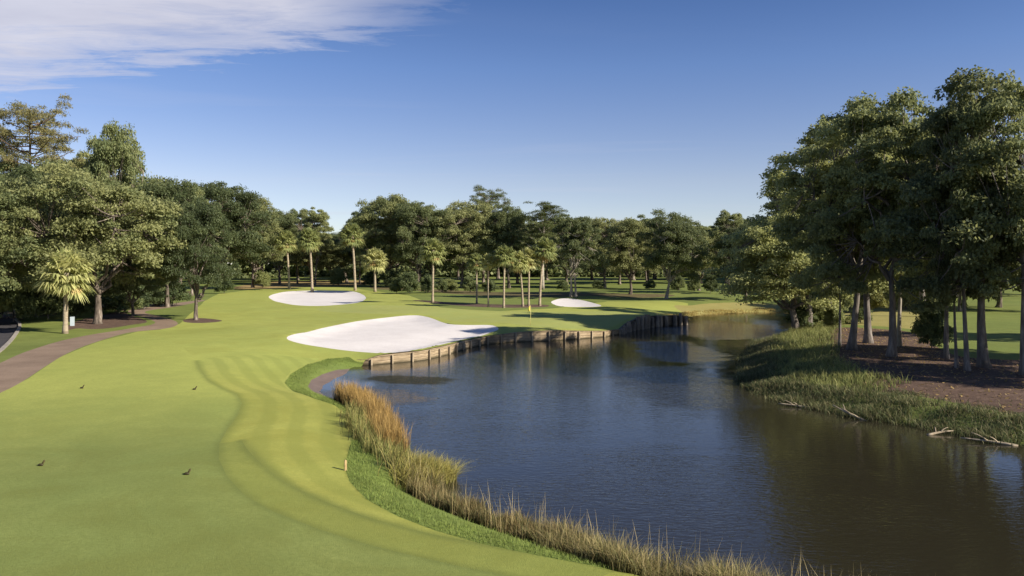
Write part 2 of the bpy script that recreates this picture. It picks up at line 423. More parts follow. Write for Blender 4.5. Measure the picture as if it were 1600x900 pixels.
# ------------------------------------------------------------------ ground zones, traced as ground outlines
def near_step(c): return max(.22, .008 * np.hypot(*c))
CURVE2 = GP([(378,688),(386,702),(405,722),(440,750),(490,776),(550,800),(620,822),(700,840),(800,857),(900,873),(1020,893)])
Z = {}
def smooth_line(P, it=2):
    P = np.asarray(P, float)
    for _ in range(it):
        A, B = P[:-1], P[1:]
        P = np.concatenate([P[:1], np.stack([.75 * A + .25 * B, .25 * A + .75 * B], 1).reshape(-1, 2), P[-1:]])
    return P
Z['fairway'] = GP([(281,506),(300,488),(320,470),(345,458),(400,452),(480,449),(560,451),(640,462),(690,481),(780,486),(860,482),(950,471),(1040,470),(1075,474)]) .tolist() + \
   [G(1074,488).tolist()] + [[18,96],[16,90],[12,80],[0,70],[-8,60],[-9,50],[0,30],[12,12],[14,-30],[-24,-30],[-24,25]] + \
   GP([(-60,648),(0,614),(45,591),(95,557),(160,532),(215,518),(250,515)]).tolist()
tee_up = GP([(306,566),(285,542),(225,518),(160,533),(95,558),(45,592),(0,615),(-78,660)])
Z['tee'] = TEE_EDGE.tolist()[::-1] + tee_up.tolist()[1:] + [[-24,20],[-24,-30],[9,-30],[9,8]]
Z['apron'] = TEE_EDGE.tolist() + [[9,8],[12,12],[6,20],[0,30]] + GP([(545,690),(548,650),(500,622),(455,612),(440,596),(455,580),(500,560),(430,555),(360,556),(320,560)]).tolist()
Z['collar'] = smooth_line(CURVE2).tolist() + [TEE_EDGE[i].tolist() for i in range(len(TEE_EDGE) - 3, 7, -1)]
ROUGH_L = GP([(570,570),(556,565),(545,558),(510,561),(480,570),(455,584),(445,598),(460,612),(492,623),(524,634),(545,650),(554,676),(546,700),(538,728),(546,752),(572,780),(620,806),(680,829),(750,849),(850,870),(930,885),(1020,900),(1200,945)])
Z['rough'] = ROUGH_L.tolist() + [[14,10],[30,6],[18,16]] + [[8,20],[2,27],[-3,33],[-6,44]] + [[-8,50],[-11,54],[-12,60]]
Z['mud'] = GP([(481,604),(486,594),(503,585),(530,577.5),(556,573.5)]).tolist() + [[-11.2,60.2],[-9.5,54],[-10.2,47.6]] + GP([(506,617),(490,611)]).tolist()
BK1 = GP([(447,527),(456,523),(468,520.5),(481,519),(505,512),(550,503),(590,497.5),(625,493.5),(645,492.6),(658,493),(674,496.5),(690,503.5),(705,507.3),(735,508),(765,507.5),(776,510),(781,515.5)]).tolist()
Z['green'] = GP([(490,484),(500,480.5),(530,477.5),(600,477),(660,478),(700,481.5),(780,486),(860,488),(930,486.5),(1000,487),(1060,488),(1040,492),(985,496),(960,510),(930,514),(860,513),(815,508),(790,504.5),(740,503.5),(705,502),(690,497),(660,489.5),(600,491),(540,489.5)])
# front edge of the large bunker follows the bulkhead
wl = [np.array(s[:2]) for s in SHORE if s[2] == 'w']
def wall_inset(i, d):
    a, b = wl[max(i - 1, 0)], wl[min(i + 1, len(wl) - 1)]
    t = (b - a) / np.linalg.norm(b - a); return wl[i] + d * np.array([-t[1], t[0]])
front = [wall_inset(i, .55) for i in (5, 4, 3, 2)]
BK1 += [front[0].tolist(), front[1].tolist(), front[2].tolist()] + [wall_inset(2, .6).tolist()] + GP([(610,553),(560,549.5),(510,543.5),(470,537.5),(450,531.5)]).tolist()
Z['bunker1'] = BK1
Z['bunker2'] = GP([(418,464.5),(424,460.5),(438,457),(455,455),(480,454),(520,454),(545,454.5),(560,457),(569,461),(573,466),(567,471),(548,475),(510,478),(480,478),(450,475.5),(428,470.5)])
Z['bunker3'] = GP([(860,473),(863,470),(870,467.5),(880,466),(895,466.5),(910,469),(925,472.5),(942,477.5),(934,479.5),(900,480),(872,478.5)])
Z['path'] = [[-23,-30],[-23,24]] + GP([(-80,660),(0,613.5),(20,605),(45,590),(70,573),(95,557),(120,545),(160,531.5),(190,521.5),(215,517.5),(250,514.5),(270,511.5),(280,506),(272,500),(250,494.5),(232,490.5),(224,487.5),(236,484.5),(262,481),(290,476),(322,470),
  (318,468),(290,471.5),(255,477),(225,480.5),(201,484),(199,488),(215,493),(235,499),(245,504),(235,508),(215,511),(180,517),(140,523),(100,531),(60,543),(30,553),(0,567),(-80,604)]).tolist() + [[-28,34],[-26.6,22],[-26.6,-30]]
Z['road'] = [[-46,-30],[-43,34]] + GP([(-50,574),(-20,562),(0,550),(12,538),(24,524),(31,513),(31,505),(22,497),(0,489),(-60,480),(-200,474),(-420,474)]).tolist() + [[-112,112],[-78,92],[-56,66],[-51,34],[-54,-30]]
Z['mulch1'] = GP([(104,517),(120,512.5),(145,515),(180,512),(205,507.5),(232,504),(226,499),(205,494),(196,487),(180,487),(150,494),(118,502),(104,509)])
Z['mulch2'] = GP([(284,501),(292,498),(310,496.5),(335,498.5),(350,501),(338,503.5),(310,505),(290,504)])
Z['mulch3'] = GP([(640,470),(680,474),(740,479.5),(800,481),(850,480),(862,477.5),(845,475.5),(780,476),(700,473),(655,468.5)])
Z['mulch4'] = GP([(1222,524),(1235,518),(1262,515),(1300,512),(1380,514),(1428,519),(1450,529),(1465,543),(1490,556),(1540,561),(1600,563),(1760,568),(1760,680),(1600,650),(1540,640),(1480,626),(1400,614),(1340,610),(1296,600),(1266,580),(1258,558),(1275,543),(1262,534),(1240,530)])
Z['mulch5'] = GP([(170,487),(205,480),(240,474.5),(262,473),(250,477),(215,481),(192,486)])
Z['litter'] = GP([(566,451),(640,453.5),(700,458.5),(760,463),(850,465),(882,463),(960,464),(1030,465),(1060,462),(1040,459),(960,459),(860,457),(760,456),(660,451),(600,448.5)])  # brown grass strip, darkened to paint in the shadow under the middle trees
Z['straw'] = GP([(352,452),(380,445),(420,441),(470,438.5),(560,438),(600,440),(585,444.5),(540,447),(470,449.5),(410,451)])
Z['tan'] = GP([(1050,476),(1078,478),(1100,474),(1150,472),(1230,476),(1250,484)]).tolist() + [[45,128],[32,122],[24,112],[21.5,108],[21.5,103]] + GP([(1070,491),(1060,484)]).tolist()
Z['tan2'] = GP([(1255,500),(1300,508),(1380,510),(1432,515),(1468,500),(1470,470),(1380,462),(1255,468)])
Z['litter_left'] = GP([(-300,474),(-100,464),(0,460),(120,458),(230,456),(300,455),(300,462),(235,472),(196,480),(150,486),(100,492),(40,496),(34,500),(0,486),(-60,478),(-200,472)])
ORDER = ['fairway','apron','tee','collar','rough','green','tan','tan2','litter','straw','litter_left','mulch5','mulch1','mulch2','mulch3','mulch4','mud','path','road','bunker1','bunker2','bunker3']
Z = {k: np.array(v, float) for k, v in Z.items()}

def smooth_poly(P, it=2):
    for _ in range(it):
        Q = np.roll(P, -1, 0)
        P = np.stack([.75 * P + .25 * Q, .25 * P + .75 * Q], 1).reshape(-1, 2)
    return P
for k in ('bunker1','bunker2','bunker3','path','road','mulch1','mulch2','mulch3','mulch4','mulch5','green','litter','straw','tan'):
    Z[k] = smooth_poly(Z[k], 2)
bank = smooth_poly(ROUGH_L, 1)[1:-1]

def on_shore(P): return seg_dist(P, WPOLY)

# ---- points for the triangulation
pts, edges = [], []
def add_loop(P, closed=True):
    s = len(pts); n = len(P)
    pts.extend((float(a), float(b)) for a, b in P)
    edges.extend((s + i, s + (i + 1) % n) for i in range(n if closed else n - 1))
for off_line in (smooth_line(TEE_EDGE), smooth_line(CURVE2)):
    lp = resample(off_line, .45, False); tt = np.gradient(lp, axis=0); tt /= np.linalg.norm(tt, axis=1, keepdims=True)
    for o_ in (-.9, -.45, .0, .45, .9): pts.extend((float(a), float(b)) for a, b in lp + o_ * np.stack([-tt[:, 1], tt[:, 0]], 1))
add_loop(resample(WPOLY, lambda c: max(.25, .008 * np.hypot(*c)) if abs(c[0]) < 60 else 8))
for k in ORDER:
    add_loop(resample(Z[k], lambda c: max(.3, .010 * np.hypot(*c))))
add_loop([(-1500,-60),(1500,-60),(1500,2600),(-1500,2600)])
grid = []
Y = 6.0
while Y < 420:
    st = max(.45, .013 * Y)
    w = .80 * Y + 26
    xs = np.arange(-w, w, st)
    grid.append(np.stack([xs + rng.uniform(-.3, .3, len(xs)) * st, np.full(len(xs), Y) + rng.uniform(-.3, .3, len(xs)) * st], 1))
    Y += st
for (x0, x1, y0, y1, st) in ((-1400,1400,440,2500,70),(-60,60,-50,5,4),(-1400,-380,-40,440,60),(380,1400,-40,440,60)):
    gx, gy = np.meshgrid(np.arange(x0, x1, st), np.arange(y0, y1, st))
    grid.append(np.stack([gx.ravel(), gy.ravel()], 1) + rng.uniform(-.3, .3, (gx.size, 2)) * st)
grid = np.concatenate(grid)
keep = ~(inside(grid, WPOLY) & (seg_dist(grid, WPOLY) > .1))
keep &= seg_dist(grid, WPOLY) > .15
grid = grid[keep]
# extra points close to the banks
ex = []
for off in (.35, .8, 1.4, 2.1, 3.0):
    for sgn in (1,):
        S = resample(WPOLY, lambda c: max(.5, .012 * np.hypot(*c)) if abs(c[0]) < 60 else 12)
        T = np.roll(S, -1, 0) - np.roll(S, 1, 0); T /= np.linalg.norm(T, axis=1, keepdims=True) + 1e-9
        for sg in (1, -1):
            E = S + sg * off * np.stack([-T[:, 1], T[:, 0]], 1)
            ok = (~inside(E, WPOLY)) & (seg_dist(E, WPOLY) > off * .8)
            ex.append(E[ok])
grid = np.concatenate([grid] + ex)
pts.extend((float(a), float(b)) for a, b in grid)
res = delaunay_2d_cdt([Vector(p) for p in pts], edges, [], 0, 1e-4)
GV = np.array([(v.x, v.y) for v in res[0]])
GF = np.array([f for f in res[2] if len(f) == 3], int)
cen = GV[GF].mean(1)
area = np.cross(GV[GF[:, 1]] - GV[GF[:, 0]], GV[GF[:, 2]] - GV[GF[:, 0]])
GF[area < 0] = GF[area < 0][:, ::-1]
land = ~inside(cen, WPOLY) & (np.abs(area) > 1e-7)
GF = GF[land]; cen = cen[land]
zone = np.zeros(len(GF), int)
for i, k in enumerate(ORDER):
    zone[inside(cen, Z[k])] = i + 1
GZ = h(GV)
for k, dep in (('bunker1', .28), ('bunker2', .3), ('bunker3', .25)):
    ins = inside(GV, Z[k]); d = seg_dist(GV, Z[k])
    GZ = np.where(ins, GZ - dep * sstep(d / 1.8), GZ + .07 * np.exp(-(d / .8) ** 2) * (d > 1e-3))
GZ = np.where(inside(GV, Z['road']), GZ - .12 * sstep(seg_dist(GV, Z['road']) / .3), GZ)
MOW = seg_dist(GV, smooth_line(TEE_EDGE), False); MOW2 = seg_dist(GV, smooth_line(CURVE2), False)
def zone_object(name, ids, mats, label=None, cat=None):
    sel = np.isin(zone, [i for i, _ in ids])
    F = GF[sel]
    u, inv = np.unique(F, return_inverse=True)
    V = np.column_stack([GV[u], GZ[u]])
    lut = {i: s for i, s in ids}
    me = mesh_np(name, V, inv.reshape(-1, 3), mats, True, [lut[z] for z in zone[sel]], {'mow': ('POINT', 'FLOAT', MOW[u]), 'cut': ('POINT', 'FLOAT', MOW2[u])})
    o = link(name, me)
    tag(o, label, cat, None, 'structure')
    return o
ix = {k: i + 1 for i, k in enumerate(ORDER)}
zone_object('ground', [(0, 0), (ix['tan'], 1), (ix['tan2'], 1), (ix['litter'], 2), (ix['straw'], 3), (ix['litter_left'], 2)], [M['ground'], M['tan'], M['litter'], M['straw']])
zone_object('fairway', [(ix['fairway'], 0), (ix['apron'], 1), (ix['collar'], 2)], [M['fairway'], M['apron'], M['collar']])
zone_object('tee_lawn', [(ix['tee'], 0)], [M['tee']])
zone_object('rough_grass', [(ix['rough'], 0)], [M['rough']])
zone_object('putting_green', [(ix['green'], 0)], [M['green']])
zone_object('sand_bunker', [(ix['bunker1'], 0)], [M['sand']], 'large white sand bunker behind the timber retaining wall')
zone_object('sand_bunker', [(ix['bunker2'], 0)], [M['sand']], 'oval white sand bunker in front of the pair of tall palms')
zone_object('sand_bunker', [(ix['bunker3'], 0)], [M['sand']], 'smallest white sand bunker, right of the palm cluster')
zone_object('cart_path', [(ix['path'], 0)], [M['path']])
zone_object('road', [(ix['road'], 0)], [M['road']])
zone_object('mud_bank', [(ix['mud'], 0)], [M['mud']])
zone_object('mulch_bed', [(ix[k], 0) for k in ('mulch1','mulch5')], [M['mulch']])
zone_object('mulch_bed', [(ix['mulch2'], 0)], [M['mulch']])
zone_object('mulch_bed', [(ix['mulch3'], 0)], [M['mulch']])
zone_object('mulch_bed', [(ix['mulch4'], 0)], [M['mulch']])

wq = [(-40,8,0),(165,-14,0),(165,150,0),(-40,150,0)]
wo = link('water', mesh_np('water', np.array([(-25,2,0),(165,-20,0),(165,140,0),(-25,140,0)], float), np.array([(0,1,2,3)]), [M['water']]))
wo['kind'] = 'structure'

def gz(x, y): return float(h([(x, y)])[0])
def g3(px, py):
    p = G(px, py); return np.array([p[0], p[1], gz(*p)])

# kerb along the road
kb = MB()
kl = smooth_poly(GP([(-50,574),(-20,562),(0,550),(12,538),(24,524),(31,513),(31,505),(22,497)]), 1)[:-2]
kpts = resample(kl, .8, False)
for a, b in zip(kpts[:-1], kpts[1:]):
    c = (a + b) / 2; d = b - a
    kb.box((c[0], c[1], gz(*c)), (np.linalg.norm(d) * 1.0, .3, .22), math.atan2(d[1], d[0]), None)
link('kerb', kb.mesh('kerb', [M['kerb']]))['kind'] = 'structure'

# ------------------------------------------------------------------ timber bulkheads
def wall_line(P):
    return np.array(P, float)
WALL = [(s[0], s[1], s[3] - .06) for s in SHORE if s[2] == 'w']
W1 = [(G(540,567)[0], G(540,567)[1], .32)] + WALL[:11]
W1[0] = (*(np.array(WALL[0][:2]) + np.array([-1.6, .9])), .38)
W2 = WALL[10:]
def wall_at(W, s):
    L = np.concatenate([[0], np.cumsum([math.dist(a[:2], b[:2]) for a, b in zip(W[:-1], W[1:])])])
    s = min(max(s, 0), L[-1] - 1e-6)
    i = int(np.searchsorted(L, s, 'right') - 1); t = (s - L[i]) / (L[i + 1] - L[i])
    a, b = np.array(W[i]), np.array(W[i + 1])
    d = (b - a)[:2] / np.linalg.norm((b - a)[:2])
    return a + (b - a) * t, d, L[-1]
def build_wall(name, W, label, pmat, postmat, spacing, prad, thick=.16, square=True, irregular=0.0, pool=None):
    root = link(name, None, None, (W[0][0], W[0][1], 0)); tag(root, label, 'retaining wall')
    off = np.array([W[0][0], W[0][1], 0])
    L = wall_at(W, 0)[2]
    fb = MB(); cb = MB()
    def strip(mb, o0, o1, z0f, z1f, step=.5):
        n = int(L / step) + 1
        V = []
        for i in range(n + 1):
            p, d, _ = wall_at(W, L * i / n); nr = np.array([-d[1], d[0]])
            for o, zf in ((o0, z0f), (o1, z0f), (o1, z1f), (o0, z1f)):
                V.append((*(p[:2] + nr * o - off[:2]), zf(p[2])))
        Q = []
        for i in range(n):
            for j in range(4):
                Q.append((4*i + j, 4*i + 4 + j, 4*i + 4 + (j + 1) % 4, 4*i + (j + 1) % 4))
        Q.append((0,1,2,3)); Q.append((4*n+3,4*n+2,4*n+1,4*n))
        mb.add(V, Q)
    strip(fb, -thick, .12, lambda z: -.6, lambda z: z - .02)
    link('plank_facing', fb.mesh('plank_facing', [pmat]), root)
    strip(cb, -thick - .06, .16, lambda z: z - .016, lambda z: z + .04)
    link('cap_rail', cb.mesh('cap_rail', [pmat]), root)
    n = int(L / spacing)
    for i in range(n + 1):
        p, d, _ = wall_at(W, .3 + i * spacing + irregular * random.uniform(-.3, .3)); nr = np.array([-d[1], d[0]])
        pb = MB(); top = p[2] + random.uniform(-.06, .05) + (irregular * random.uniform(-.15, .35))
        r = prad * random.uniform(.85, 1.2)
        c = p[:2] - nr * (thick + .07 + r) - off[:2]
        if square: pb.box((c[0], c[1], (top - .7) / 2), (2 * r, 2 * r, top + .7), math.atan2(d[1], d[0]))
        else:
            zz = np.linspace(-.7, top, 5)
            pb.tube([(c[0] + random.uniform(-.03, .03), c[1] + random.uniform(-.03, .03), z) for z in zz], r * np.array([1.1, 1.05, 1, .96, .9]), 8, True, .05)
        link('post', pb.mesh('post', [postmat]), root)
build_wall('timber_retaining_wall', W1, 'long low tan plank bulkhead with square posts edging the large bunker and green', M['timber'], M['post'], 1.85, .062)
build_wall('timber_retaining_wall', W2, 'short taller bulkhead of rough round pilings at the far corner of the green', M['timber_dark'], M['piling'], 1.15, .24, square=False, irregular=1.0)

# ------------------------------------------------------------------ trees
def leaf_quads(C, Nrm, Ln, Wd):
    """one folded-free rhombus per leaf clump"""
    n = len(C)
    rnd = rng.normal(size=(n, 3))
    t = np.cross(Nrm, rnd); t /= np.linalg.norm(t, axis=1, keepdims=True) + 1e-9
    b = np.cross(Nrm, t)
    L = Ln[:, None] * .5; W = Wd[:, None] * .5
    V = np.stack([C - t * L, C + b * W + t * L * .15, C + t * L, C - b * W + t * L * .15], 1).reshape(-1, 3)
    return V, np.arange(4 * n).reshape(-1, 4)

def puff(c, r, n, flatz=.7, up=.5):
    d = rng.normal(size=(n, 3)); d /= np.linalg.norm(d, axis=1, keepdims=True)
    d[:, 2] = np.where(d[:, 2] < -.35, -d[:, 2] * .6, d[:, 2])
    rad = r * rng.uniform(.25, 1.08, n) ** .55
    lump = 1 + .25 * np.sin(d[:, 0] * 5 + c[0] * 3) * np.sin(d[:, 1] * 5 + c[1] * 3)
    P = d * (rad * lump)[:, None] * np.array([1, 1, flatz]) + c
    N = d * .65 + np.array([0, 0, up]) + rng.normal(size=(n, 3)) * .75
    N /= np.linalg.norm(N, axis=1, keepdims=True)
    return P, N

def bez(a, b, c, n=8):
    t = np.linspace(0, 1, n)[:, None]
    return (1 - t) ** 2 * np.array(a) + 2 * t * (1 - t) * np.array(b) + t * t * np.array(c)

def make_tree(kind, seed):
    global rng
    keep = rng; rng = np.random.default_rng(seed)
    tr = MB(); P_all = []; N_all = []; limbs = []
    ls, lw, per = .33, .20, 330
    if kind in ('oak', 'tall', 'multi', 'bush', 'edge'):
        if kind == 'oak': H, Rr, zc, rz, fork, tr0, npf = 18, 9.0, 9.3, 8.2, 3.4, .50, 245
        elif kind == 'tall': H, Rr, zc, rz, fork, tr0, npf = 22, 7.0, 12.8, 9.0, 6.0, .34, 200
        elif kind == 'edge': H, Rr, zc, rz, fork, tr0, npf = 22, 7.5, 11.9, 10.3, 7.0, .43, 172
        elif kind == 'multi': H, Rr, zc, rz, fork, tr0, npf = 17, 7.0, 9.6, 7.2, 4.0, .32, 170
        else: H, Rr, zc, rz, fork, tr0, npf = 3.2, 2.2, 1.35, 1.5, .3, .09, 44
        if kind == 'bush': ls, lw, per = .24, .13, 190
        ntr = 3 if kind == 'multi' else 1
        for k in range(ntr):
            a0 = rng.uniform(0, 6.28)
            base = np.array([math.cos(k * 2.1) * .9, math.sin(k * 2.1) * .6, -.3]) if ntr > 1 else np.array([0, 0, -.3])
            top = np.array([rng.normal() * .05 * fork, rng.normal() * .05 * fork, fork]) + base * (.5 if ntr > 1 else 0)
            up2 = np.array([top[0] + rng.normal() * .8, top[1] + rng.normal() * .8, zc + rz * (.1 if kind == 'oak' else .35)])
            if kind == 'bush': up2 = np.array([0, 0, zc])
            path = np.vstack([bez(base, (base + top) / 2 + np.array([rng.normal() * .15, rng.normal() * .15, 0]), top, 7), bez(top, (top + up2) / 2, up2, 7)[1:]])
            zz = (path[:, 2] - path[0, 2]) / (path[-1, 2] - path[0, 2])
            rad = tr0 * (1 - .82 * zz ** .8) + tr0 * .55 * np.exp(-zz * 22)
            tr.tube(path, rad, 9, True, .05)
            limbs.append((path[6:], rad[6:]))
            nl = {'oak': 7, 'tall': 7, 'edge': 9, 'multi': 4, 'bush': 4}[kind]
            for i in range(nl):
                an = a0 + i * 6.283 / nl + rng.normal() * .3
                rr = Rr * rng.uniform(.35, .66)
                s = path[6 + int(rng.integers(0, 4))] if kind in ('tall', 'edge') else path[6]
                e = np.array([math.cos(an) * rr, math.sin(an) * rr, zc + rz * rng.uniform(-.45, .55)])
                mid = np.array([e[0] * .45, e[1] * .45, s[2] * .45 + e[2] * .55 - .6])
                lp = bez(s, mid, e, 8); lp[1:-1] += rng.normal(size=(6, 3)) * .04 * Rr
                lr = tr0 * np.linspace(.5, .1, 8)
                tr.tube(lp, lr, 6, False); limbs.append((lp[2:], lr[2:]))
        LP = np.concatenate([l[0] for l in limbs])
        lob = rng.normal(size=(10, 3)); lob[:, 2] *= .7; lob /= np.linalg.norm(lob, axis=1, keepdims=True)
        la = rng.uniform(-.36, .26, 10)
        for i in range(npf):
            d = rng.normal(size=3); d /= np.linalg.norm(d)
            lim = {'oak': -.62, 'tall': -.7, 'edge': -.8, 'multi': -.6, 'bush': -.8}[kind]
            if d[2] < lim: d[2] = -d[2]
            rf = rng.uniform(.55, 1.0) ** .6 if i > npf * .3 else rng.uniform(.15, .6)
            m = 1 + sum(a * max(0, float(d @ l)) ** 6 for a, l in zip(la, lob))
            # domed top, undercut below
            q = d * np.array([Rr, Rr, rz if d[2] > 0 else rz * .92]) * rf * m
            c = np.array([q[0], q[1], zc + q[2]]) + rng.normal(size=3) * .03 * Rr
            r = Rr * rng.uniform(.12, .225)
            if rng.random() < .2: r *= .55
            if kind == 'bush': r = Rr * rng.uniform(.25, .42)
            n = int(per * (r / (Rr * .17)) ** 1.6) if kind != 'bush' else int(320 * r)
            p, N = puff(c, r, n, rng.uniform(.55, .8))
            P_all.append(p); N_all.append(N)
            if kind != 'bush':
                j = np.argmin(((LP - c) ** 2).sum(1)); s = LP[j]
                if np.linalg.norm(c - s) > .6:
                    tr.tube(bez(s, (s + c) / 2 + rng.normal(size=3) * .25 - np.array([0, 0, .2]), c, 5), np.linspace(.07, .02, 5), 4, False)
    elif kind in ('pine', 'feather'):
        H, Rr = 27, 5.6
        ls, lw, per = .34, .09, 210
        top = np.array([rng.normal() * .5, rng.normal() * .5, H * .96])
        path = bez((0, 0, -.3), (rng.normal() * .4, rng.normal() * .4, H * .5), top, 14)
        zz = np.linspace(0, 1, 14); rad = .38 * (1 - .85 * zz)
        tr.tube(path, rad, 8, True, .04)
        nb = 46 if kind == 'pine' else 54
        for i in range(nb):
            u = i / (nb - 1)
            z = H * ((.52 + .44 * u) if kind == 'pine' else (.28 + .68 * u))
            if kind == 'pine' and .16 < u < .3 and rng.random() < .4: continue
            s = np.array([np.interp(z, path[:, 2], path[:, 0]), np.interp(z, path[:, 2], path[:, 1]), z])
            prof = (.75 + .5 * math.sin(u * 2.6)) * (1 if u < .8 else (1.0 - (u - .8) * 2.4)) if kind == 'pine' else (1.1 - .85 * u)
            rr = Rr * prof * rng.uniform(.55, 1.05); an = i * 2.4 + rng.normal() * .4
            rise = (2.2 if kind == 'pine' else 3.4) * rng.uniform(.1, 1.3)
            e = s + np.array([math.cos(an) * rr, math.sin(an) * rr, rise])
            bp = bez(s, (s + e) / 2 - np.array([0, 0, .3]), e, 6)
            tr.tube(bp, np.linspace(.10, .03, 6), 5, False)
            for k in range(4 if kind == 'pine' else 3):
                t = rng.uniform(.45, 1.02); c = s + (e - s) * t + rng.normal(size=3) * np.array([.8, .8, .7])
                r = rng.uniform(.6, 1.35)
                p, N = puff(c, r, int(per * r * r), .78, .3)
                P_all.append(p); N_all.append(N)
    P = np.concatenate(P_all); N = np.concatenate(N_all)
    n = len(P)
    Ln = ls * rng.uniform(.6, 1.35, n); Wd = lw * rng.uniform(.65, 1.3, n)
    V, Q = leaf_quads(P, N, Ln, Wd)
    pt = np.concatenate([np.full(len(a), rng.uniform(0, 1)) for a in P_all])
    tone = np.clip(.45 * pt + .55 * rng.uniform(0, 1, n), 0, 1)
    lm = {'oak': 'leaf_oak', 'tall': 'leaf_far', 'edge': 'leaf_right', 'multi': 'leaf_oak', 'bush': 'leaf_bush', 'pine': 'leaf_pine', 'feather': 'leaf_pine'}[kind]
    bm_ = {'oak': 'bark', 'tall': 'bark', 'edge': 'dark_bark', 'multi': 'pale_bark', 'bush': 'dark_bark', 'pine': 'pine_bark', 'feather': 'pale_bark'}[kind]
    cm = mesh_np(kind + '_crown', V, Q, [M[lm]], False, None, {'tone': ('FACE', 'FLOAT', tone)})
    tm = tr.mesh(kind + '_trunk', [M[bm_]], True)
    W = np.percentile(np.hypot(P[:, 0], P[:, 1]), 97) * 2
    Ht = np.percentile(P[:, 2], 99.6)
    rng = keep
    return tm, cm, Ht, W

VAR = {}
for kind, seeds in (('oak', (1,2,3,4)), ('tall', (11,12,13,14)), ('edge', (21,22,23,24)), ('multi', (31,)), ('bush', (41,42)), ('pine', (51,52)), ('feather', (61,))):
    VAR[kind] = [make_tree(kind, s) for s in seeds]
NAME = {'oak': 'oak_tree', 'tall': 'tall_tree', 'edge': 'hardwood_tree', 'multi': 'multi_trunk_tree', 'bush': 'shrub', 'pine': 'pine_tree', 'feather': 'conifer_tree'}
_cnt = {}
def plant(kind, x, y, H, W, label, group=None, var=None, lean=(0, 0), crownmat=None, trunkmat=None, name=None, cat=None):
    k = _cnt.get(kind, 0); _cnt[kind] = k + 1
    tm, cm, h0, w0 = VAR[kind][(k if var is None else var) % len(VAR[kind])]
    root = link(name or NAME[kind], None, None, (x, y, gz(x, y) - .02), random.uniform(0, 6.28), (W / w0, W / w0, H / h0))
    root.rotation_euler = (lean[1], lean[0], root.rotation_euler[2])
    root.empty_display_size = .5
    tag(root, label, cat or ('shrub' if kind == 'bush' else 'tree'), group)
    t = link('trunk', tm, root); c = link('crown', cm, root)
    for o, mt in ((t, trunkmat), (c, crownmat)):
        if mt:
            o.material_slots[0].link = 'OBJECT'; o.material_slots[0].material = M[mt]
    return root
def tree_px(kind, px, py, top, wpx, label, **kw):
    """base seen at (px, py)"""
    p = G(px, py); s = p[1] / FPX
    z = CAM_H + (HOR - top) * s
    return plant(kind, p[0], p[1], z - gz(*p), wpx * s, label, **kw)
def tree_d(kind, px, Y, top, wpx, label, **kw):
    """base hidden: distance given"""
    x = (px - 800) / FPX * Y; s = Y / FPX
    return plant(kind, x, Y, CAM_H + (HOR - top) * s - gz(x, Y), wpx * s, label, **kw)

GL = 'trees of the left grove'
tree_px('oak', 152, 506, 268, 235, 'broad live oak with mottled grey trunk in the mulch bed beside the near palm', group=GL, var=0)
tree_px('oak', 306, 500, 318, 120, 'small oak with pale trunk alone in a ring of mulch beside the fairway', group=GL, var=1)
tree_px('oak', 243, 478, 282, 150, 'oak with pale trunk where the cart path bends back behind the broad live oak', group=GL, var=2)
tree_px('oak', 208, 494, 385, 95, 'low oak with a leaning bare trunk just right of the broad live oak', group=GL, var=3, lean=(-.10, 0))
tree_d('oak', -28, 84, 285, 190, 'oak cut off by the left photo edge, hanging over the road', group=GL, var=3)
tree_d('oak', 62, 104, 258, 190, 'dome-crowned oak behind the near palm, below the tall pine', group=GL, var=1)
tree_d('pine', 46, 122, 152, 150, 'tallest pine with flat open crown at the upper left', group=GL, var=0)
tree_d('oak', 182, 122, 200, 118, 'tall dark tree rising behind the broad live oak, right of the tallest pine', group=GL, var=3, crownmat='leaf_far')
tree_d('tall', -14, 120, 238, 130, 'tall tree at the left photo edge under the tallest pine', group=GL, var=2)
tree_d('oak', 262, 125, 290, 130, 'oak behind the pale trunk at the path bend', group=GL, var=0)
tree_px('oak', 345, 453, 288, 135, 'high-crowned oak at the right end of the left grove', group=GL, var=2)
tree_d('oak', 395, 215, 312, 95, 'oak with sunlit crown next right of the high-crowned oak', group=GL, var=1)
tree_d('tall', 300, 165, 296, 80, 'slim tree between the path bend oak and the high-crowned oak', group=GL, var=1)
tree_d('edge', 120, 150, 240, 120, 'tree seen just over the top of the broad live oak', group=GL, var=0, crownmat='leaf_oak')
GM = 'trees of the middle tree line'
tree_d('oak', 437, 250, 332, 85, 'rounded tree left of the pair of tall palms', group=GM, var=3)
tree_d('tall', 492, 240, 327, 62, 'tall dark tree directly behind the right palm of the pair', group=GM, var=0)
tree_d('tall', 465, 255, 330, 60, 'tree between and behind the pair of tall palms', group=GM, var=3)
tree_d('oak', 520, 250, 372, 60, 'low tree filling the notch right of the pair of palms', group=GM, var=0)
tree_d('tall', 562, 248, 332, 58, 'slim tree behind the tall brown-skirted palm', group=GM, var=1)
tree_d('oak', 606, 225, 308, 115, 'tall oak with open crown behind the short palm', group=GM, var=1)
tree_d('oak', 655, 215, 318, 95, 'oak right of the open-crowned oak, behind the lone palm', group=GM, var=2)
tree_d('oak', 722, 218, 316, 120, 'wide dark oak right of the lone palm', group=GM, var=0)
tree_d('pine', 762, 235, 291, 80, 'pine standing highest in the middle tree line', group=GM, var=1)
tree_d('oak', 795, 215, 325, 90, 'oak directly behind the cluster of palms', group=GM, var=3)
tree_d('feather', 848, 205, 315, 82, 'feathery conifer with slanting branches behind the rightmost palm', group=GM, var=0)
tree_px('multi', 895, 464, 336, 95, 'tree on three pale flared trunks behind the smallest bunker', group=GM)
tree_d('oak', 945, 215, 343, 100, 'dark oak right of the three-trunked tree', group=GM, var=1)
tree_px('oak', 985, 460, 344, 90, 'oak with a dark upright trunk left of the leaning white trunk', group=GM, var=2)
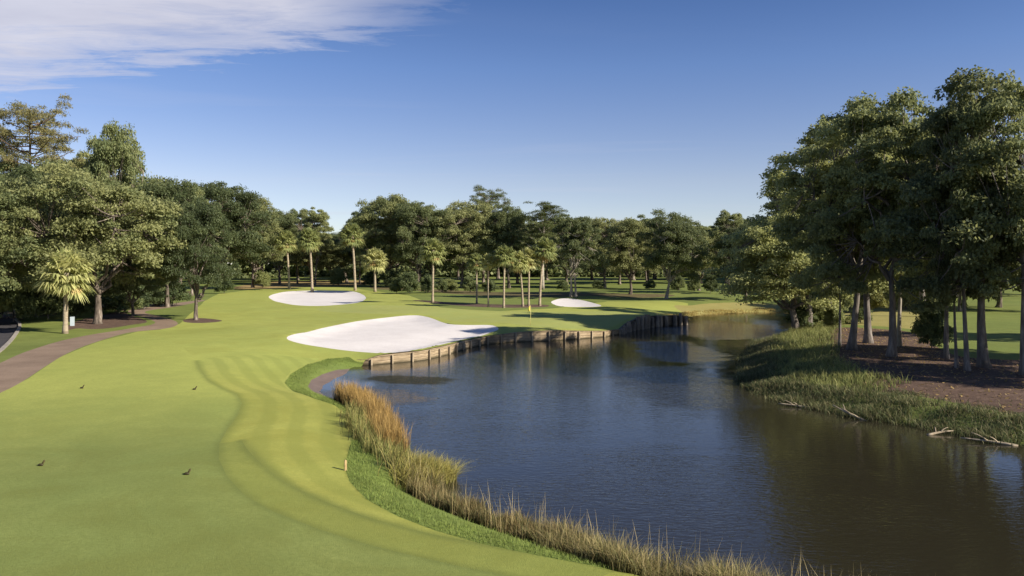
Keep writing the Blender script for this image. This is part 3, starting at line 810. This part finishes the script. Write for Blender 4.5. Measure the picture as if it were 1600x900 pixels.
tree_d('tall', 1012, 210, 338, 70, 'upright tree behind the leaning white trunk', group=GM, var=2)
tree_px('oak', 1041, 467, 334, 105, 'oak with a white trunk leaning right at the end of the far fairway', group=GM, var=0, lean=(.16, 0), trunkmat='pale_bark')
tree_d('oak', 1092, 195, 362, 85, 'low rounded oak right of the leaning white trunk', group=GM, var=3)
tree_d('tall', 1140, 165, 332, 75, 'bright green tree at the left foot of the right grove', group=GM, var=3)
tree_d('oak', 1165, 140, 352, 90, 'dark oak in front of the bright green tree beyond the pond end', group=GM, var=1)
GR = 'trees of the right grove'
tree_px('edge', 1330, 546, 188, 210, 'right grove tree with a broad grey trunk, leftmost of the big trunks', group=GR, var=0)
tree_px('edge', 1357, 536, 160, 205, 'right grove tree with a dark trunk sunlit on its right side', group=GR, var=1)
tree_px('edge', 1393, 557, 150, 220, 'right grove tree with a straight dark trunk in front of a pale one', group=GR, var=2)
tree_px('edge', 1404, 541, 215, 130, 'slender right grove tree with a pale sunlit trunk behind the straight dark one', group=GR, var=3, trunkmat='pale_bark')
tree_px('edge', 1478, 560, 190, 140, 'right grove tree with a thin trunk right of the low shrub', group=GR, var=3)
tree_px('edge', 1495, 575, 160, 90, 'thinnest leftward trunk of the three close trunks near the lawn', group=GR, var=0)
tree_px('edge', 1512, 579, 150, 140, 'middle trunk of the three close trunks near the lawn', group=GR, var=1)
tree_px('edge', 1538, 574, 122, 270, 'biggest right grove tree with a thick leaning trunk against the bright lawn', group=GR, var=2, lean=(-.06, 0))
tree_px('edge', 1600, 586, 132, 200, 'right grove tree cut off by the right photo edge', group=GR, var=3)
tree_px('oak', 1244, 517, 335, 225, 'low spreading tree overhanging the water at the tip of the right bank', group=GR, var=3, lean=(-.16, .05), crownmat='leaf_right', trunkmat='dark_bark')
tree_px('edge', 1299, 509, 222, 220, 'right grove tree with a thin pale trunk near the bank tip', group=GR, var=1)
tree_px('edge', 1262, 513, 258, 210, 'right grove tree with the lowest crown behind the overhanging tree', group=GR, var=2)
tree_px('edge', 1312, 541, 290, 80, 'sapling with a thin dark trunk left of the broad grey trunk', group=GR, var=3)
tree_d('edge', 1445, 100, 185, 170, 'right grove tree set back behind the straight dark trunk', group=GR, var=0)
tree_d('oak', 1490, 165, 335, 190, 'pale sunlit oak seen through the right grove beyond the lawn', group=GR, var=0)
tree_d('oak', 1380, 160, 345, 150, 'sunlit oak seen between the right grove trunks, left of the shrub', group=GR, var=2)
tree_d('oak', 1620, 170, 300, 200, 'oak beyond the lawn at the right photo edge', group=GR, var=1)
for px, Y_, top, w in ((1500,112,345,120),(1560,122,330,140),(1625,112,340,140),(1450,124,350,110)):
    tree_d('oak', px, Y_, top, w, 'sunlit oak at the far side of the lawn seen between the right grove trunks', group='oaks across the lawn behind the right grove')
tree_px('bush', 1455, 545, 478, 62, 'dark rounded shrub in the mulch left of the thin trunk', name='shrub', crownmat='leaf_bush', var=0)
# the grove continues to the right of the view; these throw the shade on bank and water
for i, (x, y, H_, W_) in enumerate(((50,50,17,11),(62,64,17,11),(41,42,16,10))):
    plant('edge', x, y, H_, W_, 'hardwood tree of the right grove beyond the right photo edge', group='right grove trees beyond the photo edge', var=i)
# understory
for px, Y_, top, w in ((20,92,430,90),(75,96,440,80),(118,101,446,60),(185,108,446,70),(225,118,447,50),(-40,88,435,90),(270,128,440,60),(0,100,405,130),(60,112,410,140),(110,118,420,120),(150,112,430,110),(195,122,425,90),(-60,98,400,150)):
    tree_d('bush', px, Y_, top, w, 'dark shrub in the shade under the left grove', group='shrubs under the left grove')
for px, Y_, top, w in ((640,175,425,34),(690,182,436,22),(735,180,432,26),(612,215,422,36),(578,228,424,28),(765,180,438,24),(935,205,438,20),(880,185,438,22),(1015,200,438,20),(528,235,418,30),(350,175,428,30),(410,215,425,28),(620,178,434,24),(668,180,430,26),(705,184,436,24),(1060,180,432,24),(1110,170,430,26),(1085,175,436,22)):
    tree_d('bush', px, Y_, top, w, 'dark shrub at the foot of the middle tree line', group='shrubs along the middle tree line')
for px, Y_, top, w in ((1275,92,468,56),(1305,84,476,40),(1250,88,474,46),(1345,90,482,36)):
    tree_d('bush', px, Y_, top, w, 'dark shrub at the water end of the right bank', group='shrubs at the tip of the right bank')
for px, Y_, top, w in ((1290,118,435,70),(1330,125,430,66),(1362,112,446,50),(1415,120,432,70),(1448,128,440,60),(1250,120,436,70),(1385,132,425,80),(1310,135,422,70)):
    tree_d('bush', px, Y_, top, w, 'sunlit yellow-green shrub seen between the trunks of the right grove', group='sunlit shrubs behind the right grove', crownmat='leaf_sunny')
# background trees
rb = random.Random(5)
for row, (Yr, n, tl) in enumerate(((265, 26, 352), (320, 28, 350))):
    for i in range(n):
        px = -60 + (i + rb.uniform(-.3, .3) + .5 * row) * 1750 / n
        Yb = Yr + rb.uniform(-18, 18)
        top = tl + rb.uniform(-10, 16) - (24 if px < 420 else 0) - (50 if px > 1250 else 0) - (14 if 580 < px < 860 else 0) + (14 if 505 < px < 545 else 0)
        tree_d(rb.choice(['oak', 'tall', 'oak']), px, Yb, top, rb.uniform(85, 115), 'background tree far behind the front trees of the tree line', group='background trees of the far tree line', crownmat='leaf_far')
# far wood that closes the view
pw, nw = [], []
for i in range(1200):
    an = R(-42 + 84 * rng.random()); dd = rng.uniform(370, 430)
    x, y = math.sin(an) * dd, math.cos(an) * dd
    p, n_ = puff(np.array([x, y, 17 * rng.random() ** 1.5]), rng.uniform(3.5, 6), 130, .8)
    pw.append(p); nw.append(n_)
pw = np.concatenate(pw); nw = np.concatenate(nw)
V, Q = leaf_quads(pw, nw, rng.uniform(1.4, 2.6, len(pw)), rng.uniform(1.0, 1.8, len(pw)))
tag(link('far_woodland', mesh_np('far_woodland', V, Q, [M['leaf_far']], attrs={'tone': ('FACE', 'FLOAT', rng.uniform(0, .8, len(pw)))})), 'far-off dark wood closing the view behind the tree line', 'woodland', None, 'stuff')

# ------------------------------------------------------------------ palms
def make_palm(seed, curve=.3, dead=6):
    global rng
    keep = rng; rng = np.random.default_rng(seed)
    H = 7.0
    t = MB(); path = bez((0, 0, -.2), (curve * .2, 0, H * .5), (curve, 0, H), 12)
    zz = np.linspace(0, 1, 12)
    t.tube(path, .19 - .03 * zz + .1 * np.exp(-zz * 14) + .05 * np.exp(-((zz - .95) / .08) ** 2), 9, True, .05)
    def fronds(n, elev, droop, size, live):
        V, T, tone = [], [], []
        for i in range(n):
            az = i * 2.399 + rng.normal() * .25; el = elev(i / max(n - 1, 1)) + rng.normal() * .12
            d = np.array([math.cos(az) * math.cos(el), math.sin(az) * math.cos(el), math.sin(el)])
            side = np.array([-math.sin(az), math.cos(az), 0]); upv = np.cross(d, side) * -1
            if upv[2] < 0: upv = -upv
            L = size * rng.uniform(.85, 1.15)
            o = path[-1] + np.array([0, 0, -.1])
            hub = o + d * L * .95 - np.array([0, 0, droop * .18 * L])
            b = len(V); w = .03
            V += [o - side * w, o + side * w, hub + side * w, hub - side * w]; T += [(b, b+1, b+2), (b, b+2, b+3)]; tone += [.5, .5]
            nleaf = 24
            for k in range(nleaf):
                a = -1.9 + 3.8 * k / (nleaf - 1)
                ld = d * math.cos(a) + side * math.sin(a) + upv * (.22 * math.cos(a * 1.5)) + rng.normal(size=3) * .05
                ld /= np.linalg.norm(ld)
                ll = L * (1.05 - .16 * abs(a)) * rng.uniform(.85, 1.1)
                m1 = hub + ld * ll * .55; tip = hub + ld * ll - np.array([0, 0, droop * ll * rng.uniform(.25, .7)])
                perp = np.cross(ld, upv); perp /= np.linalg.norm(perp) + 1e-9
                b = len(V); ww = .075 * size
                V += [hub - perp * ww * .2, hub + perp * ww * .2, m1 + perp * ww, m1 - perp * ww, tip]
                T += [(b, b+1, b+2), (b, b+2, b+3), (b+3, b+2, b+4)]
                v = rng.uniform(.2, 1); tone += [v, v, v]
        return np.array(V), np.array(T), tone
    V, T, tone = fronds(60, lambda u: 1.5 - 2.3 * u, .75, 1.1, True)
    cm = mesh_np('palm_crown', V, T, [M['frond']], attrs={'tone': ('FACE', 'FLOAT', tone)})
    V2, T2, tone2 = fronds(dead, lambda u: -.55 - .5 * u, .5, .95, False)
    dm = mesh_np('palm_dead', V2, T2, [M['dead_frond']], attrs={'tone': ('FACE', 'FLOAT', tone2)})
    tm = t.mesh('palm_trunk', [M['palm_bark']], True)
    rng = keep
    return tm, cm, dm, H + 1.9, 4.6
PALMS = [make_palm(71, .3, 5), make_palm(72, -.5, 9), make_palm(73, .1, 4), make_palm(74, .7, 12)]
GPm = 'sabal palms on the course'
def palm(px, py, top, wpx, label, var=0, rz=0.0):
    p = G(px, py); s = p[1] / FPX
    tm, cm, dm, h0, w0 = PALMS[var]
    Hh = CAM_H + (HOR - top) * s - gz(*p)
    W = wpx * s * 1.12
    # trunk stretched to height, crown kept near its own proportions
    k = W / w0
    root = link('palm_tree', None, None, (p[0], p[1], gz(*p) - .02), rz); tag(root, label, 'palm tree', GPm)
    ht = Hh - 1.9 * k                                   # height of the crown's root
    link('trunk', tm, root, scale=(k * .9, k * .9, ht / 7.0))
    for nm, me in (('crown', cm), ('dead_fronds', dm)):
        link(nm, me, root, loc=(0, 0, ht - 7.0 * k), scale=(k, k, k))
palm(102, 521, 384, 90, 'near palm with bright fronds beside the cart path at left', 2, 1.0)
palm(452, 452, 356, 42, 'left palm of the tall pair behind the oval bunker', 1, 0.3)
palm(488, 455, 352, 44, 'right palm of the tall pair behind the oval bunker', 3, 2.6)
palm(555, 454, 344, 46, 'tallest slender palm with brown fronds right of the oval bunker', 1, 0.2)
palm(586, 456, 383, 46, 'short stout palm just right of the oval bunker', 0, 1.9)
palm(676, 474, 369, 46, 'lone palm standing apart in the grass behind the large bunker', 2, 0.4)
palm(745, 474, 392, 34, 'palm with shaded trunk at the left end of the palm cluster', 0, 2.0)
palm(763, 480, 394, 30, 'thin pale palm second from the left in the palm cluster', 2, 3.0)
palm(787, 481, 378, 42, 'straight palm in the middle of the palm cluster', 0, 0.9)
palm(817, 479, 388, 40, 'palm with the lower crown right of the straight palm', 3, 3.3)
palm(826, 478, 384, 38, 'palm leaning against the lower-crowned palm in the cluster', 2, 0.0)
palm(843, 478, 366, 46, 'rightmost palm of the cluster, leaning right with brown fronds', 3, 0.0)
palm(341, 452, 412, 34, 'little palm at the right edge of the left grove', 0, 1.0)

# ------------------------------------------------------------------ reeds and grasses
def blades(name, P, H, W, lean, cols_base, cols_tip, label, cat, wind=(0, 0), segs=3, parent=None):
    n = len(P)
    z = h(P); base = np.column_stack([P, np.maximum(z, -.05) - .02])
    az = rng.uniform(0, 6.283, n)
    ln = lean * rng.uniform(.1, 1, n)
    dx = np.cos(az) * ln + wind[0]; dy = np.sin(az) * ln + wind[1]
    fa = rng.uniform(0, 3.14, n); sx, sy = np.cos(fa), np.sin(fa)
    Vs = []
    for k in range(segs + 1):
        t = k / segs
        bend = t * t
        c = base + np.column_stack([dx * bend * H, dy * bend * H, H * (t - .28 * t * t * np.minimum(np.hypot(dx, dy), 1.6))])
        w = np.full(n, W * (1 - t) ** .6)
        if k < segs:
            Vs.append(c - np.column_stack([sx * w, sy * w, 0 * w])); Vs.append(c + np.column_stack([sx * w, sy * w, 0 * w]))
        else: Vs.append(c)
    m = len(Vs)
    V = np.stack(Vs, 1).reshape(-1, 3)
    b = (np.arange(n) * m)[:, None]
    T = []
    for k in range(segs - 1):
        T.append(b + np.array([[2*k, 2*k+1, 2*k+3]])); T.append(b + np.array([[2*k, 2*k+3, 2*k+2]]))
    T.append(b + np.array([[2*segs-2, 2*segs-1, 2*segs]]))
    T = np.concatenate(T)
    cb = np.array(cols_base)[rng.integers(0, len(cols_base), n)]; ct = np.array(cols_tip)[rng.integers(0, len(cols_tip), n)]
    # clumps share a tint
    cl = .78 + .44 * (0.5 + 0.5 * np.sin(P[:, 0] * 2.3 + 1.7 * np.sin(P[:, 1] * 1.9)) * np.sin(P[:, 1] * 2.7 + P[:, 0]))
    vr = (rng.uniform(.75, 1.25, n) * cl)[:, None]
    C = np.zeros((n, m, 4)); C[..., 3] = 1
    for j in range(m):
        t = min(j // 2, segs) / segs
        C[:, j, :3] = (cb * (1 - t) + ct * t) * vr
    me = mesh_np(name, V, T, [M['blade']], attrs={'tint': ('POINT', 'FLOAT_COLOR', C.reshape(-1, 4))})
    o = link(name, me); tag(o, label, cat, None, 'stuff'); return o

def band(px_list, n, lo, hi, clump=0.0, power=1.0):
    """random points in a band inland of part of the shore (given by shore pixel vertices)"""
    S = np.array([flat(a, b, 0) if isinstance(a, (int, float)) and b > 420 else (a, b) for a, b in px_list])
    S = resample(S, .15, False)
    T = np.gradient(S, axis=0); T /= np.linalg.norm(T, axis=1, keepdims=True)
    i = rng.integers(0, len(S), n)
    off = lo + (hi - lo) * rng.random(n) ** power
    # shore runs with the land on its left when walked from the near bank round the pond
    P = S[i] + np.stack([-T[i, 1], T[i, 0]], 1) * off[:, None] * 1.0
    if clump:
        cc = P[rng.integers(0, n, max(4, int(n / 45)))]
        P = np.where(rng.random((n, 1)) < .75, cc[rng.integers(0, len(cc), n)] + rng.normal(size=(n, 2)) * clump, P)
    return P
sp = [(a, b) for a, b, k, z in SHORE_PX]
near = sp[:9]; 
# check which side is land
def fix_side(P, S0):
    return P
def landband(pl, n, lo, hi, clump=0.0, power=1.0):
    P = band(pl, n, lo, hi, clump, power)
    if np.mean(inside(P, WPOLY)) > .5: P = band(pl, n, -lo, -hi, clump, power)
    d = seg_dist(P, WPOLY); ins = inside(P, WPOLY)
    return P[(~ins) | (d < .35)]
P = landband(sp[13:18], 6500, -.6, .7, .2)
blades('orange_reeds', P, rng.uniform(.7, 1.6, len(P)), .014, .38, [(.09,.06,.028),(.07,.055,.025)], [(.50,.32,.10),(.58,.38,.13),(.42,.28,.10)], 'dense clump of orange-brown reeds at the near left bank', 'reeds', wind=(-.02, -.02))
P = landband(sp[11:16], 2600, .3, 1.8, .22)
blades('tall_grass', P, rng.uniform(.45, 1.1, len(P)), .016, .7, [(.09,.10,.03),(.12,.11,.04)], [(.33,.32,.10),(.42,.34,.12),(.22,.25,.07)], 'pale green tall grass between the orange reeds and the point', 'grass')
P = landband(sp[9:13], 3000, -.3, 1.2, .2)
blades('yellow_grass', P, rng.uniform(.4, 1.0, len(P)), .014, 1.3, [(.24,.22,.06)], [(.50,.42,.13),(.42,.38,.10)], 'yellow grass drooping over the water on the point', 'grass', wind=(.35, .05))
P = landband(sp[4:11], 17000, -.5, .7, .15)
gap = np.sin(P[:, 0] * 1.7 + 2 * np.sin(P[:, 1] * .9)) * np.sin(P[:, 1] * 2.1 + P[:, 0] * .6)
kp = gap + rng.normal(size=len(P)) * .35 > -.55; P = P[kp]; gap = gap[kp]
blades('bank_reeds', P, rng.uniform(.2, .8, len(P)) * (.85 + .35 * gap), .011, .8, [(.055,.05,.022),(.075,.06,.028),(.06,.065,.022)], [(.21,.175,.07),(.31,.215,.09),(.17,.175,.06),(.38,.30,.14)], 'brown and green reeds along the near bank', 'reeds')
P = landband(sp[:6], 15000, -.25, 1.25, .18)
cg = np.sin(P[:, 0] * 1.9 + 1.3 * np.sin(P[:, 1] * 1.1)) * np.sin(P[:, 1] * 1.7 + P[:, 0] * .8)
kp = cg + rng.normal(size=len(P)) * .4 > -.6; P = P[kp]; cg = cg[kp]
blades('straw_grass', P, rng.uniform(.25, 1.1, len(P)) * (.8 + .35 * cg), .010, 1.0, [(.10,.085,.035),(.07,.075,.028)], [(.46,.36,.17),(.36,.30,.13),(.24,.23,.08)], 'straw-coloured grass in the bottom right foreground bank', 'grass')
# taller seed stalks sticking up
P = landband(sp[:11], 260, 0, 1.2)
blades('seed_stalks', P, rng.uniform(1.0, 1.6, len(P)), .008, .35, [(.25,.2,.09)], [(.55,.44,.22)], 'thin dry stalks standing above the near bank reeds', 'grass')
# short rough turf along the bank edge
bb = resample(ROUGH_L, .1, False)
i = rng.integers(0, len(bb), 60000); P = bb[i] + rng.normal(size=(60000, 2)) * .7
P = P[inside(P, Z['rough']) & ~inside(P, WPOLY) & ~inside(P, Z['mud'])]
blades('rough_turf_blades', P, rng.uniform(.05, .17, len(P)), .008, .8, [(.14,.19,.045)], [(.24,.31,.075),(.31,.35,.09)], 'short dark green rough grass between the mown apron and the reeds', 'grass', segs=2)
# right bank
P = landband(sp[50:], 52000, .25, 5.4, .4, 1.2)
im_ = inside(P, Z['mulch4']) & (seg_dist(P, Z['mulch4']) > .5) & (rng.random(len(P)) < .93)
P = P[~im_]
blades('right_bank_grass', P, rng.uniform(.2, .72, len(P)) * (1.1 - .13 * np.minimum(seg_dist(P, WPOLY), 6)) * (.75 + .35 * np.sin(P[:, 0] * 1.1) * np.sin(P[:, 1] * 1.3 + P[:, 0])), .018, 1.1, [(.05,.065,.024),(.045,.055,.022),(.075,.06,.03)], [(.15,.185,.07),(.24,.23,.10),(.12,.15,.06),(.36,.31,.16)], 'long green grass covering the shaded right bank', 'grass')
P = landband(sp[48:58], 12000, 2.5, 7.0, .4)
blades('right_bank_meadow', P, rng.uniform(.25, .7, len(P)), .022, .8, [(.11,.14,.04)], [(.28,.30,.10),(.36,.34,.12)], 'paler grass higher on the right bank by the mulch', 'grass')
P = landband(sp[38:46], 5000, 0, 2.6, .4)
blades('far_shore_reeds', P, rng.uniform(.1, .28, len(P)), .035, .6, [(.26,.2,.06)], [(.52,.40,.14),(.46,.33,.10)], 'tan reeds along the far end of the pond', 'reeds')
# scattered leaves on the mulch of the right bank
P = Z['mulch4'][:, :].min(0) + rng.random((6000, 2)) * (Z['mulch4'].max(0) - Z['mulch4'].min(0))
P = P[inside(P, Z['mulch4']) & ~inside(P, WPOLY)]
zz = h(P) + .02
V, Q = leaf_quads(np.column_stack([P, zz]), np.tile([0, 0, 1.], (len(P), 1)) + rng.normal(size=(len(P), 3)) * .35, rng.uniform(.1, .3, len(P)), rng.uniform(.05, .12, len(P)))
tag(link('fallen_leaves', mesh_np('fallen_leaves', V, Q, [M['dead_frond']], attrs={'tone': ('FACE', 'FLOAT', rng.uniform(0, .7, len(P)))})), 'fallen leaves strewn over the right bank mulch', 'leaves', None, 'stuff')

# ------------------------------------------------------------------ small things
M['yellow'] = mat_plain('flag_yellow', (.80,.62,.10), .7)
M['pole'] = mat_plain('pole_yellow', (.72,.62,.24), .4)
M['dark'] = mat_plain('marker_dark', (.05,.04,.018), .6)
M['olive'] = mat_plain('marker_olive', (.075,.062,.022), .7)
M['wood'] = mat_noise('stake_wood', [(.3, (.34,.23,.10)), (.7, (.55,.40,.2))], 8, .85, .3, .005, local=True)
M['boxblue'] = mat_plain('utility_paint', (.45,.52,.55), .5)
M['drift'] = mat_noise('driftwood', [(.3, (.22,.17,.11)), (.7, (.46,.38,.27))], 4, .9, .6, .02, local=True)

p = g3(829, 508)
fl = link('flagstick', None, None, tuple(p)); tag(fl, 'yellow flagstick with a limp flag standing in the putting green', 'flagstick')
b = MB(); b.tube([(0,0,-.1),(0,0,1.0),(0,0,2.16)], .022, 8); link('pole', b.mesh('pole', [M['pole']], True), fl)
# limp hanging flag: folded cloth sheet with thickness
b = MB(); nu, nv = 9, 8; V = []
for side in (0, 1):
    for i in range(nu):
        for j in range(nv):
            u, v = i / (nu - 1), j / (nv - 1)
            x = -.025 - .27 * u * (.75 + .25 * v); z = 2.12 - .5 * v - .22 * u * u
            V.append((x, .07 * math.sin(u * 7 + v * 1.5) * u + (.006 if side else -.006), z))
Q = []
n0 = nu * nv
for i in range(nu - 1):
    for j in range(nv - 1):
        a = i * nv + j
        Q += [(a, a + 1, a + nv + 1, a + nv), (n0 + a, n0 + a + nv, n0 + a + nv + 1, n0 + a + 1)]
for i in range(nu - 1):
    for j in (0, nv - 1):
        a = i * nv + j; Q.append((a, a + nv, n0 + a + nv, n0 + a))
for j in range(nv - 1):
    for i in (0, nu - 1):
        a = i * nv + j; Q.append((a, a + 1, n0 + a + 1, n0 + a))
b.add(V, Q); link('flag', b.mesh('flag', [M['yellow']], True), fl)
b = MB(); b.tube([(0,0,-.1),(0,0,.012)], .07, 12); link('cup', b.mesh('cup', [M['dark']], True), fl)

def tee_marker(px, py, label, k=1.0):
    p = g3(px, py)
    r = link('tee_marker', None, None, tuple(p), 0, (k, k, k)); tag(r, label, 'tee marker', 'tee markers on the tee lawn')
    b = MB(); b.tube([(-.10,0,.03),(-.04,0,.045),(.03,0,.045),(.07,0,.03)], [.025,.045,.045,.03], 9)  # dark lump beside the peg, modelled in place of its cast shadow
    link('base', b.mesh('base', [M['dark']], True), r)
    b = MB(); b.tube([(.02,0,.03),(.06,.01,.10),(.10,.02,.17),(.115,.02,.20)], [.022,.036,.034,.02], 8)
    link('peg', b.mesh('peg', [M['olive']], True), r)
tee_marker(64, 728, 'nearer tee marker at the left', 1.0)
tee_marker(292, 742, 'nearer tee marker on the right, toward the mown curve')
tee_marker(128, 607, 'farther tee marker at the left, near the cart path', 1.0)
tee_marker(304, 609, 'farther tee marker on the right, at the start of the mown curve', 1.0)

p = g3(540, 735)
b = MB(); b.box((0, 0, .13), (.075, .075, .42), .4); b.box((0, 0, .355), (.075, .075, .03), .4, .5)
tag(link('wooden_stake', b.mesh('wooden_stake', [M['wood']]), None, tuple(p)), 'short square wooden stake at the edge of the apron by the tall grass', 'stake')
p = g3(113, 509)
ub = link('utility_box', None, None, tuple(p), .3); tag(ub, 'pale blue-grey utility pedestal beside the near palm', 'utility box')
b = MB(); b.box((0, 0, .42), (.38, .3, .95)); link('cabinet', b.mesh('cabinet', [M['boxblue']]), ub)
b = MB(); b.box((0, 0, .93), (.42, .34, .07), 0, .85); link('lid', b.mesh('lid', [M['boxblue']]), ub)
for n_, (px, py, L, az, lab, forks) in enumerate(((1332,654,2.0,2.4,'pale forked driftwood branch sticking up at the middle of the right bank',2),
    (1240,636,1.6,2.8,'driftwood branch in the water near the left end of the right bank',1),
    (1545,693,2.2,2.7,'long driftwood branch lying in the water at the lower right bank',1),
    (1470,679,1.4,.2,'small driftwood branch in the water left of the long one',1))):
    q = flat(px, py, 0)
    b = MB(); up = .55 if forks == 2 else .12
    e = np.array([math.cos(az) * L * .5, math.sin(az) * L * .5, up])
    pth = bez(-e * np.array([1, 1, .3]), (0, .1, .1), e, 7); b.tube(pth, np.linspace(.07, .025, 7), 7)
    for f in range(forks + 1):
        s = pth[2 + f]; d_ = np.array([math.cos(az + 1 - f), math.sin(az + 1 - f), .5]) * L * .3
        b.tube(bez(s, s + d_ * .5 + np.array([0, 0, .08]), s + d_, 5), np.linspace(.035, .012, 5), 6)
    tag(link('driftwood_branch', b.mesh('driftwood_branch', [M['drift']], True), None, (q[0], q[1], .03)), lab, 'driftwood', 'driftwood along the right bank')

# ------------------------------------------------------------------ light and sky
SUN_AZ = (0.90, -0.436); SUN_EL = 29.0
sd = Vector((SUN_AZ[0] * math.cos(R(SUN_EL)), SUN_AZ[1] * math.cos(R(SUN_EL)), math.sin(R(SUN_EL))))
sl = bpy.data.lights.new('sun', 'SUN'); sl.energy = 4.4; sl.angle = R(.53); sl.color = (1.0, .92, .79)
so = bpy.data.objects.new('sun', sl); COL.objects.link(so)
so.rotation_euler = sd.to_track_quat('Z', 'Y').to_euler(); so.location = (60, -60, 60)

w = bpy.data.worlds.new('World'); SC.world = w; w.use_nodes = True
m = NT.__new__(NT); m.t = w.node_tree; m.t.nodes.clear()
wout = m.t.nodes.new('ShaderNodeOutputWorld')
sky = m.n('TexSky'); sky.sky_type = 'NISHITA'; sky.sun_disc = False
sky.sun_elevation = R(SUN_EL); sky.sun_rotation = math.atan2(SUN_AZ[0], SUN_AZ[1])
sky.air_density = .8; sky.dust_density = .2; sky.ozone_density = 5.0; sky.altitude = 200
gen = m.n('TexCoord').outputs['Generated']
sx = m.n('SeparateXYZ', i_0=gen).outputs
zc = m.math('MAXIMUM', sx[2], .02)
u = m.math('DIVIDE', sx[0], zc); v = m.math('DIVIDE', sx[1], zc)
uv = m.n('CombineXYZ', i_0=u, i_1=v, i_2=0.0).outputs[0]
n1 = m.noise(uv, 2.2, 9, .68, .5, (.8, 1.9, 1)); n2 = m.noise(uv, .5, 4, .6, 0, (1, 1.6, 1))
# cloud bank: nearer than the line v = 3.1 - .43 u, fading toward the right
edge = m.math('SUBTRACT', m.math('SUBTRACT', 3.42, m.math('MULTIPLY', u, .43)), v)
edge = m.math('ADD', edge, m.math('MULTIPLY', m.math('SUBTRACT', n1, .5), 2.0))
edge = m.math('ADD', edge, m.math('MULTIPLY', m.math('SUBTRACT', n2, .5), 1.1))
cm_ = m.ramp(edge, [(0.0, 0.0), (.3, .55), (.9, 1.0)])
rt = m.ramp(m.math('ADD', m.math('ADD', u, 1.0), m.math('MULTIPLY', m.math('SUBTRACT', n1, .5), 1.2)), [(.2, 1.0), (.8, 0.0)])
vv = m.ramp(m.math('MULTIPLY', v, .2), [(.36, 0.0), (.5, 1.0)])
cm_ = m.math('MULTIPLY', m.math('MULTIPLY', cm_, rt), vv)
# thin high streaks low in the sky
n3 = m.noise(uv, .35, 5, .6, .5, (.35, 1.2, 1))
wisp = m.math('MULTIPLY', m.ramp(n3, [(.55, 0.0), (.8, .35)]), m.ramp(m.math('MULTIPLY', v, .1), [(.3, 0.0), (.5, 1.0)]))
mask = m.math('MAXIMUM', m.math('MULTIPLY', cm_, .92), wisp)
cshade = m.mix(m.noise(uv, 1.7, 5, .6, 0, (1, 2.2, 1)), (2.9, 2.95, 3.6), (4.1, 4.1, 4.6))
hs = m.n('HueSaturation'); m.put(hs.inputs['Color'], sky.outputs[0]); hs.inputs['Saturation'].default_value = .97; hs.inputs['Hue'].default_value = .510
grade = m.ramp(sx[2], [(0.0, (.86,.74,.64)), (.05, (.95,.77,.665)), (.10, (.98,.77,.645)), (.235, (.66,.69,.70)), (.32, (.46,.56,.63)), (.7, (.45,.55,.62))])
col = m.mix(mask, m.mix(1.0, hs.outputs[0], grade, 'MULTIPLY'), cshade)
bg = m.n('Background'); m.put(bg.inputs[0], col); bg.inputs[1].default_value = .0975
m.t.links.new(bg.outputs[0], wout.inputs[0])

# ------------------------------------------------------------------ render settings
SC.view_settings.view_transform = 'Standard'; SC.view_settings.look = 'None'
SC.view_settings.exposure = 0.95; SC.view_settings.gamma = 1.0; SC.view_settings.use_curve_mapping = False
SC.render.engine = 'CYCLES'
SC.cycles.max_bounces = 6; SC.cycles.diffuse_bounces = 3; SC.cycles.glossy_bounces = 3; SC.cycles.transmission_bounces = 3
SC.cycles.use_denoising = True
